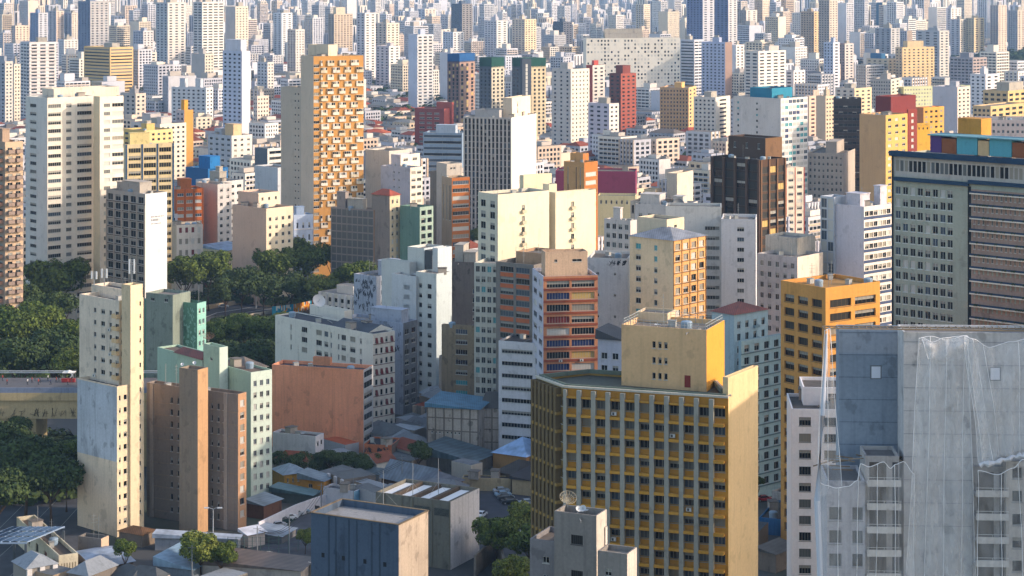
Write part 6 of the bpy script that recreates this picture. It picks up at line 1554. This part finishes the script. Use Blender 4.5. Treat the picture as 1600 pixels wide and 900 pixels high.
def mass(name, regions, n, size, mat, seed, hmax):
    rg = random.Random(seed); vs, fs = [], []
    for (x0, x1, y0, y1, k, rr) in regions:
        for i in range(k):
            px, py = rg.uniform(x0, x1), rg.uniform(y0, y1); X, Y = gp(px, py); cr = rr * rg.uniform(.6, 1.3); hz = hmax * rg.uniform(.5, 1) * rr / 6
            for j in range(n):
                d = Vector((rg.gauss(0, 1), rg.gauss(0, 1), abs(rg.gauss(.4, .8)))).normalized(); q = Vector((X, Y, hz * .35 + hill_z(X, Y))) + Vector((d.x * cr, d.y * cr, d.z * hz * .7)) * rg.uniform(.7, 1.05)
                u = Vector((rg.gauss(0, 1), rg.gauss(0, 1), rg.gauss(0, 1))).normalized(); v = d.cross(u).normalized(); u = v.cross(d); s = size * cr / 6 * rg.uniform(.6, 1.3); b = len(vs)
                vs += [tuple(q + u * s), tuple(q + v * s), tuple(q - u * s), tuple(q - v * s)]; fs.append((b, b + 1, b + 2, b + 3))
    me = bpy.data.meshes.new(name); me.from_pydata(vs, [], fs); me.materials.append(LEAF[mat]); o = link(name, me); o['kind'] = 'stuff'; return o
mass('undergrowth', [(-20, 118, 500, 640, 130, 6), (330, 425, 510, 600, 90, 6), (260, 540, 455, 478, 60, 5), (-20, 118, 690, 790, 50, 5)], 130, .75, 1, 5, 6)
mass('distant_woods', [(1480, 1640, 98, 172, 210, 11), (1440, 1560, 95, 120, 60, 10), (-30, 34, 90, 135, 50, 11), (86, 124, 100, 128, 26, 9), (226, 300, 130, 160, 36, 9), (190, 300, 135, 170, 30, 7), (150, 180, 180, 220, 20, 6),
    (380, 640, 62, 105, 80, 12), (520, 700, 130, 190, 70, 7), (640, 780, 70, 130, 70, 9), (800, 1060, 40, 62, 110, 16), (1100, 1480, 60, 110, 120, 11), (300, 440, 200, 240, 26, 5), (1310, 1420, 60, 100, 60, 11), (560, 700, 230, 290, 30, 5), (1060, 1150, 250, 300, 26, 5), (-30, 1640, 22, 60, 260, 18), (1240, 1420, 170, 240, 30, 5), (700, 1100, 210, 280, 30, 5), (560, 720, 110, 200, 90, 7), (200, 440, 150, 240, 60, 6), (1240, 1420, 90, 160, 70, 7), (640, 900, 130, 220, 50, 6), (1060, 1240, 190, 260, 30, 5), (380, 700, 60, 120, 70, 10), (-30, 240, 60, 140, 70, 9), (1480, 1660, 104, 166, 330, 11)], 50, 1.5, 1, 6, 11)

# ---------------------------------------------------------------- infill: the rest of the city
PAL = ['#dcdad8', '#d3d5dc', '#c9ccd6', '#e2ddd2', '#d9cdb8', '#d0bfa4', '#c2c4ca', '#b3b6c0', '#cbb6a0', '#c2c4ca', '#a9afbc', '#d8c6b4', '#bfae9c', '#b3b6c0', '#a9afbc']
FAR = ['#dcdad8', '#d3d5dc', '#c9ccd6', '#d3d5dc', '#dcdad8', '#e2ddd2', '#d9cdb8', '#d3d5dc', '#c9ccd6', '#e6e4e4', '#c2c4ca', '#dcdad8', '#d3d5dc', '#e0d6c4', '#b3b6c0', '#d8c6b4']
PNAME = {'#dcdad8': 'white', '#d3d5dc': 'bluish white', '#c9ccd6': 'pale blue grey', '#e2ddd2': 'off-white', '#d9cdb8': 'cream', '#d0bfa4': 'tan', '#c2c4ca': 'light grey', '#b3b6c0': 'grey', '#cbb6a0': 'beige', '#e6e4e4': 'bright white',
         '#a9afbc': 'slate grey', '#d8c6b4': 'pinkish', '#bfae9c': 'brownish', '#e0d6c4': 'ivory'}
RED = ['#9c4a30', '#8a4530', '#a85a3c', '#7a4434', '#6f665e', '#84807a', '#97928a']
rg = random.Random(21)
boxes = []
for poly, z, D, root in HAND:
    xs = [p.x for p in poly]; ys = [p.y for p in poly]; boxes.append((min(xs), max(xs), min(ys), max(ys)))
KEEP = [(-60, 560, 440, 960), (-60, 900, 760, 960), (300, 620, 455, 500)]
def clear(x, y, r):
    for a in boxes:
        if a[0] - r < x < a[1] + r and a[2] - r < y < a[3] + r: return False
    py = HZ + FP * CH / y; px = 800 + FP * x / y
    for k in KEEP:
        if k[0] < px < k[1] and k[2] < py < k[3]: return False
    return True
FILL = []
def add(kind, x, y, a, b, h, th, col, rc=None, roof='flat'):
    t = R(th); ct, st = math.cos(t), math.sin(t); c = Vector((x, y)); l = c + Vector((-ct, st)) * a; r = c + Vector((st, ct)) * b
    FILL.append(dict(kind=kind, poly=[l, c, r, l + r - c], h=h, D=y, col=col, rc=rc, roof=roof, a=a, b=b, th=th, vis=0, sx=0, i=len(FILL)))
    return True
# low and middling houses
y = 520.
grid = {}
def free(x, y, r):
    g = (int(x // 30), int(y // 30))
    for i in (-1, 0, 1):
        for j in (-1, 0, 1):
            for (X, Y, Q) in grid.get((g[0] + i, g[1] + j), ()):
                if (X - x) ** 2 + (Y - y) ** 2 < ((r + Q) * .85) ** 2: return False
    grid.setdefault(g, []).append((x, y, r)); return True
for _ in range(15000):
    u = rg.random(); y = 500 * (3600 / 500) ** (u ** .8); x = rg.uniform(-.275, .275) * y
    a, b = rg.uniform(9, 22), rg.uniform(9, 20)
    if y > 1800: a *= 1.2; b *= 1.2
    if hill_z(x, y) > 1: continue
    if not clear(x, y, 9 if y < 1500 else 7): continue
    if not free(x, y, (a + b) / 3.2): continue
    mid = rg.random() < (.0 if y < 760 else .3 if y < 1350 else .07 if y < 2600 else .15)
    h = rg.uniform(14, 28) if mid else rg.uniform(4, 11) if y > 1000 else rg.uniform(5, 15)
    red = (not mid) and rg.random() < (.5 if y < 1350 else .5)
    add('house', x, y, a, b, h, rg.uniform(36, 52), rg.choice(PAL), rg.choice(RED if red else ROOFC), 'hip' if red else 'flat')
def shack(px0, px1, py0, py1, n, no=()):
    for _ in range(n):
        px, py = rg.uniform(px0, px1), rg.uniform(py0, py1); x, y = gp(px, py); a, b = rg.uniform(5, 11), rg.uniform(4, 9)
        if any(q[0] < px < q[1] and q[2] < py < q[3] for q in no): continue
        if any(w[0] - 3 < x < w[1] + 3 and w[2] - 7 < y < w[3] + 2 for w in boxes): continue
        if not free(x, y, 3.4): continue
        red = rg.random() < .25
        add('house', x, y, a, b, rg.uniform(2.6, 5.5), rg.uniform(15, 60), rg.choice(('#8a8680', '#b5b0a6', '#9c8a74', '#77716a', '#c9c4ba', '#a5a9ae')), rg.choice(RED[:4] if red and px0 > 400 else ('#6f747a', '#8a929a', '#5f6468', '#4d5256', '#a5adb5')), 'hip' if rg.random() < .6 else 'flat')
shack(425, 845, 690, 806, 900, [(744, 850, 764, 830), (396, 560, 786, 870)])
shack(1182, 1246, 690, 900, 90); shack(0, 360, 880, 935, 200, [(-60, 130, 700, 882)]); shack(560, 700, 610, 700, 250); shack(836, 1010, 560, 640, 100)
for _ in range(7000):
    y = 3500 * (10200 / 3500) ** (rg.random() ** .9); x = rg.uniform(-.27, .27) * y
    if 3500 < y < 3800 and .21 * y < x: continue
    add('house', x, y, rg.uniform(14, 40), rg.uniform(12, 30), rg.choice((6, 9, 12, 18, 26)) * rg.uniform(.8, 1.2), rg.uniform(36, 52), rg.choice(FAR), rg.choice(RED if rg.random() < .3 else ROOFC))
tg = []
for _ in range(9000):
    u = rg.random(); y = 1750 * (10500 / 1750) ** (u ** .75); x = rg.uniform(-.27, .27) * y
    a, b = rg.uniform(13, 24), rg.uniform(13, 28)
    py = HZ + FP * CH / y
    h = rg.choice((rg.uniform(24, 50), rg.uniform(38, 75), rg.uniform(50, 92)))
    px = 800 + FP * x / y
    if y < 2800: h *= .6
    if y > 3300: h *= 1.22; a *= .85; b *= .85
    if 380 < px < 1000 and py > 30: h *= .72
    if h > 114: h = 114
    if px > 1470 and 2050 < y < 3800: continue
    if not clear(x, y, 16): continue
    g = (int(x // 60), int(y // 60)); ok = True
    for i in (-1, 0, 1):
        for j in (-1, 0, 1):
            for (X, Y) in grid.get(('t', g[0] + i, g[1] + j), ()):
                if (X - x) ** 2 + (Y - y) ** 2 < 34 ** 2: ok = False
    if not ok: continue
    if rg.random() < (.74 if y < 3000 else .3 if y < 4600 else .12): continue
    grid.setdefault(('t',) + g, []).append((x, y))
    add('tower', x, y, a, b, h, rg.uniform(34, 58), rg.choice(FAR))

# which of them show in the photo, and how large (a small depth-sorted id buffer)
import numpy as np
GW, GH = 800, 450
buf = np.full((GH, GW), -1, np.int32)
def paint(poly, z, idn):
    def pr(p, zz): return ((800 + FP * p.x / p.y) / 2, (HZ + (CH - zz) * FP / p.y) / 2)
    l, c, r, k = poly
    def quad(p, q):
        (x0, t0), (x1, t1) = pr(p, z), pr(q, z); b0, b1 = pr(p, 0)[1], pr(q, 0)[1]
        if x1 < x0: x0, x1, t0, t1, b0, b1 = x1, x0, t1, t0, b1, b0
        for X in range(max(0, math.ceil(x0 - .5)), min(GW, math.ceil(x1 - .5))):
            f = (X + .5 - x0) / max(1e-6, x1 - x0); a, b = t0 + (t1 - t0) * f, b0 + (b1 - b0) * f
            a, b = max(0, math.ceil(a - .5)), min(GH, math.ceil(b - .5))
            if b > a: buf[a:b, X] = idn
    def roof():
        P = [pr(p, z) for p in (l, c, r, k)]; xs = [p[0] for p in P]
        for X in range(max(0, math.ceil(min(xs) - .5)), min(GW, math.ceil(max(xs) - .5))):
            ys = []
            for i in range(4):
                (xa, ya), (xb, yb) = P[i], P[(i + 1) % 4]
                if (xa - X - .5) * (xb - X - .5) < 0: ys.append(ya + (yb - ya) * (X + .5 - xa) / (xb - xa))
            if len(ys) >= 2:
                a, b = max(0, math.ceil(min(ys) - .5)), min(GH, math.ceil(max(ys) - .5))
                if b > a: buf[a:b, X] = idn
    roof(); quad(l, c); quad(c, r)
items = [(f['D'], f['poly'], f['h'], f['i']) for f in FILL] + [(D, poly, z, 100000 + i) for i, (poly, z, D, root) in enumerate(HAND)]
items.sort(key=lambda q: -q[0])
for D, poly, z, i in items: paint(poly, z, i)
ids, cnt = np.unique(buf, return_counts=True)
for i, n in zip(ids, cnt):
    if 0 <= i < 100000: FILL[i]['vis'] = int(n)
cols_ = np.arange(GW)[None, :].repeat(GH, 0); rows_ = np.arange(GH)[:, None].repeat(GW, 1)
land = []
hid = {}
for i, (poly, z, D, root) in enumerate(HAND):
    m = buf == 100000 + i
    if m.sum() > 60: hid.setdefault(root.name, [root, D, 0, 0, 0]); q = hid[root.name]; n = int(m.sum()); q[2] += n; q[3] += float(cols_[m].sum()); q[4] += float(rows_[m].sum())
CUT = set('with behind beside between right left in at rising above below tucked standing cut against far front of by far, to and'.split())
def short(s):
    o = []
    for w in s.replace(',', ' ,').split():
        if (w in CUT or w == ',') and len(o) >= 2: break
        if w != ',': o.append(w)
    return ' '.join(o[:6])
for q in hid.values(): land.append((q[3] / q[2], q[4] / q[2], q[1], short(q[0]['label'])))
N_T = max(0, 296 - sum(1 for o in C.objects if o.get('category') and not o.parent and ('tower' in o['category'] or 'building' in o['category'] or 'block' in o['category'])))
tow = sorted([f for f in FILL if f['kind'] == 'tower' and f['vis'] > 3], key=lambda f: -f['vis'])[:N_T]
hou = sorted([f for f in FILL if f['kind'] == 'house' and f['vis'] > 3], key=lambda f: -f['vis'])[:235]
IND = set(f['i'] for f in tow + hou)
print('fill', len(FILL), 'towers', len(tow), 'houses', len(hou), 'rest', len(FILL) - len(IND), 'min vis', tow[-1]['vis'] if tow else 0, hou[-1]['vis'] if hou else 0)

def fill_mesh(mb, f, O, rg, detail):
    P = [p - O for p in f['poly']]; h = f['h']; m = wall(f['col'], .25)
    tw = f['kind'] == 'tower'
    for i in range(2):
        Ln = (P[i + 1] - P[i]).length
        if detail == 2:
            n = max(2, int(Ln / rg.choice((2.6, 3.2, 4)))); st = rg.random()
            sp = G(n=n, w=(.45, .6, .85)[int(st * 3)], h=(1.5, 1.7, 1.4)[int(st * 3)], fh=2.9, top=1.7, m=.8, pal=rg.choice(('ddem', 'demg', 'dedn')), rec=0, pier=(rg.choice(PAL), 1.1, .5) if st < .2 else None, band=(rg.choice(PAL), .7, .6) if .7 < st < .85 else None)
            if st > .9: sp = None
            facade(mb, P[i], P[i + 1], 0, h, sp, m, False, [], rg)
        else:
            facade(mb, P[i], P[i + 1], 0, h, None, m, False, [], rg)
            if h > 12:
                d = (P[i + 1] - P[i]); nn = Vector((d.y, -d.x)).normalized() * .05; k = rg.choice((2, 3, 4)); g = glass(rg.choice('gmmb'))
                for j in range(k):
                    a, e = P[i] + d * ((j + .3) / k) + nn, P[i] + d * ((j + .62) / k) + nn
                    mb.face([(a.x, a.y, 3), (e.x, e.y, 3), (e.x, e.y, h - 2), (a.x, a.y, h - 2)], g)
    for i in (2, 3): facade(mb, P[i], P[(i + 1) % 4], 0, h, None, m, False, [], rg)
def fill_roof(mb, f, O, rg):
    P = [p - O for p in f['poly']]; h = f['h']; rm = wall(f['rc'] or '#8a8782', .5)
    if f['roof'] == 'flat':
        mb.face([(p.x, p.y, h) for p in P], rm)
    else:
        e = [Vector((p.x, p.y, h + .01)) for p in inset(P, -.4)]; t = 1.6 + .08 * f['b']
        if f['a'] >= f['b']: m0, m1 = (e[0] + e[3]) / 2, (e[1] + e[2]) / 2
        else: e = e[1:] + e[:1]; m0, m1 = (e[0] + e[3]) / 2, (e[1] + e[2]) / 2
        m0, m1 = m0.lerp(m1, .25), m1.lerp(m0, .25); m0.z += t; m1.z += t
        mb.face([e[0], e[1], m1, m0], rm); mb.face([e[2], e[3], m0, m1], rm); mb.face([e[1], e[2], m1], rm); mb.face([e[3], e[0], m0], rm)
def fill_box(mb, f, O, rg):
    l, c, r, k = [p - O for p in f['poly']]; u0, v0 = rg.uniform(.1, .4), rg.uniform(.1, .4); ux, vx = (l - c), (r - c); hh = rg.uniform(2.5, 7) if f['kind'] == 'tower' else rg.uniform(2, 3.2)
    q = [c + ux * (u0 + .4) + vx * v0, c + ux * u0 + vx * v0, c + ux * u0 + vx * (v0 + .4), c + ux * (u0 + .4) + vx * (v0 + .4)]
    mb.prism(q, f['h'] + .003, f['h'] + hh, wall(rg.choice((f['col'], '#b5aea6', '#d9d4cc')), .3), wall('#8a8782', .5), False)
    if rg.random() < .5:
        q2 = [c + ux * .95 + vx * .05, c + ux * .55 + vx * .05, c + ux * .55 + vx * .5, c + ux * .95 + vx * .5] if u0 < .15 else [c + ux * .3 + vx * .7, c + ux * .05 + vx * .7, c + ux * .05 + vx * .95, c + ux * .3 + vx * .95]
        mb.prism(q2, f['h'] + .004, f['h'] + hh * rg.uniform(.3, .7), wall('#a59f98', .4), wall('#77736d', .5), False)
rest = MB(); used = {}
for f in FILL:
    g = random.Random(f['i'] * 7 + 1)
    if f['i'] not in IND:
        if f['D'] > 900 or f['kind'] == 'tower' or True:
            O = Vector((0, 0)); fill_mesh(rest, f, O, g, 1); fill_roof(rest, f, O, g)
            if f['roof'] == 'flat' and f['h'] > 6 and g.random() < .6: fill_box(rest, f, O, g)
        continue
    c = f['poly'][1]; m = buf == f['i']; f['px'] = float(cols_[m].mean()); f['py'] = float(rows_[m].mean())
    best = min(land, key=lambda q: (q[0] - f['px']) ** 2 + ((q[1] - f['py']) * 1.3) ** 2)
    dx, dy = f['px'] - best[0], f['py'] - best[1]
    beh = f['D'] > best[2]
    rel = ('behind' if beh else 'in front of') if abs(dx) < 9 else (('behind and ' if beh and dy < -8 else '') + ('right of' if dx > 0 else 'left of'))
    if f['kind'] == 'tower':
        s = 'slim' if f['a'] + f['b'] < 31 else 'broad' if f['a'] + f['b'] > 44 else ''
        s2 = 'tall' if f['h'] > 62 else 'low' if f['h'] < 30 else ''
        lab = ' '.join(x for x in (s2, s, PNAME[f['col']], 'tower', rel, 'the', best[3]) if x); nm, cat, grp = 'apartment_tower', 'apartment tower', 'apartment towers of the far city'
    else:
        rt = {'#9c4a30': 'red tiled', '#8a4530': 'rust red', '#a85a3c': 'orange tiled', '#7a4434': 'brown tiled'}.get(f['rc'], 'grey')
        lab = ' '.join(x for x in ('low' if f['h'] < 8 else '', PNAME.get(f['col'], 'dingy'), 'house with', rt, 'hipped roof' if f['roof'] == 'hip' else 'flat roof', rel, 'the', best[3]) if x); nm, cat, grp = 'house', 'house', 'low houses between the towers'
    f['lab'] = lab; used.setdefault(lab, []).append(f); f['nm'] = (nm, cat, grp)
ORD = ['leftmost', 'second', 'third', 'fourth', 'fifth', 'sixth', 'seventh', 'eighth', 'ninth']
for lab, L in used.items():
    L.sort(key=lambda f: f['px'])
    for i, f in enumerate(L):
        g = random.Random(f['i'] * 7 + 1)
        lb = lab if len(L) == 1 else f"{ORD[min(i, 8)]} {'' if i == 0 else 'from left, '}{lab}"
        w = lb.split()
        if len(w) > 16: lb = ' '.join(w[:16])
        c = f['poly'][1].copy(); nm, cat, grp = f['nm']
        root = empty(nm, (c.x, c.y, 0), lb, cat, grp)
        b = MB(); fill_mesh(b, f, c, g, 2 if f['D'] < 6500 else 1); b.build('wall', root)
        b = MB(); fill_roof(b, f, c, g); b.build('roof', root)
        if f['roof'] == 'flat' and f['h'] > 6 and g.random() < .75: b = MB(); fill_box(b, f, c, g); b.build('lift_house', root)
o = rest.build('distant_buildings'); o['kind'] = 'stuff'; o['group'] = 'the far city'

# ---------------------------------------------------------------- haze
def haze():
    m = bpy.data.materials.new('haze'); m.use_nodes = True; t = m.node_tree; t.nodes.clear()
    out = t.nodes.new('ShaderNodeOutputMaterial'); v = t.nodes.new('ShaderNodeVolumePrincipled')
    v.inputs['Color'].default_value = (.4, .64, 1, 1); v.inputs['Density'].default_value = HAZE; v.inputs['Anisotropy'].default_value = .2
    t.links.new(v.outputs[0], out.inputs['Volume'])
    b = MB(); b.box(-15000, 15000, -500, 27000, -1, 175, m); o = b.build('haze'); o['kind'] = 'stuff'
HAZE = 6.5e-5
if HAZE: haze()
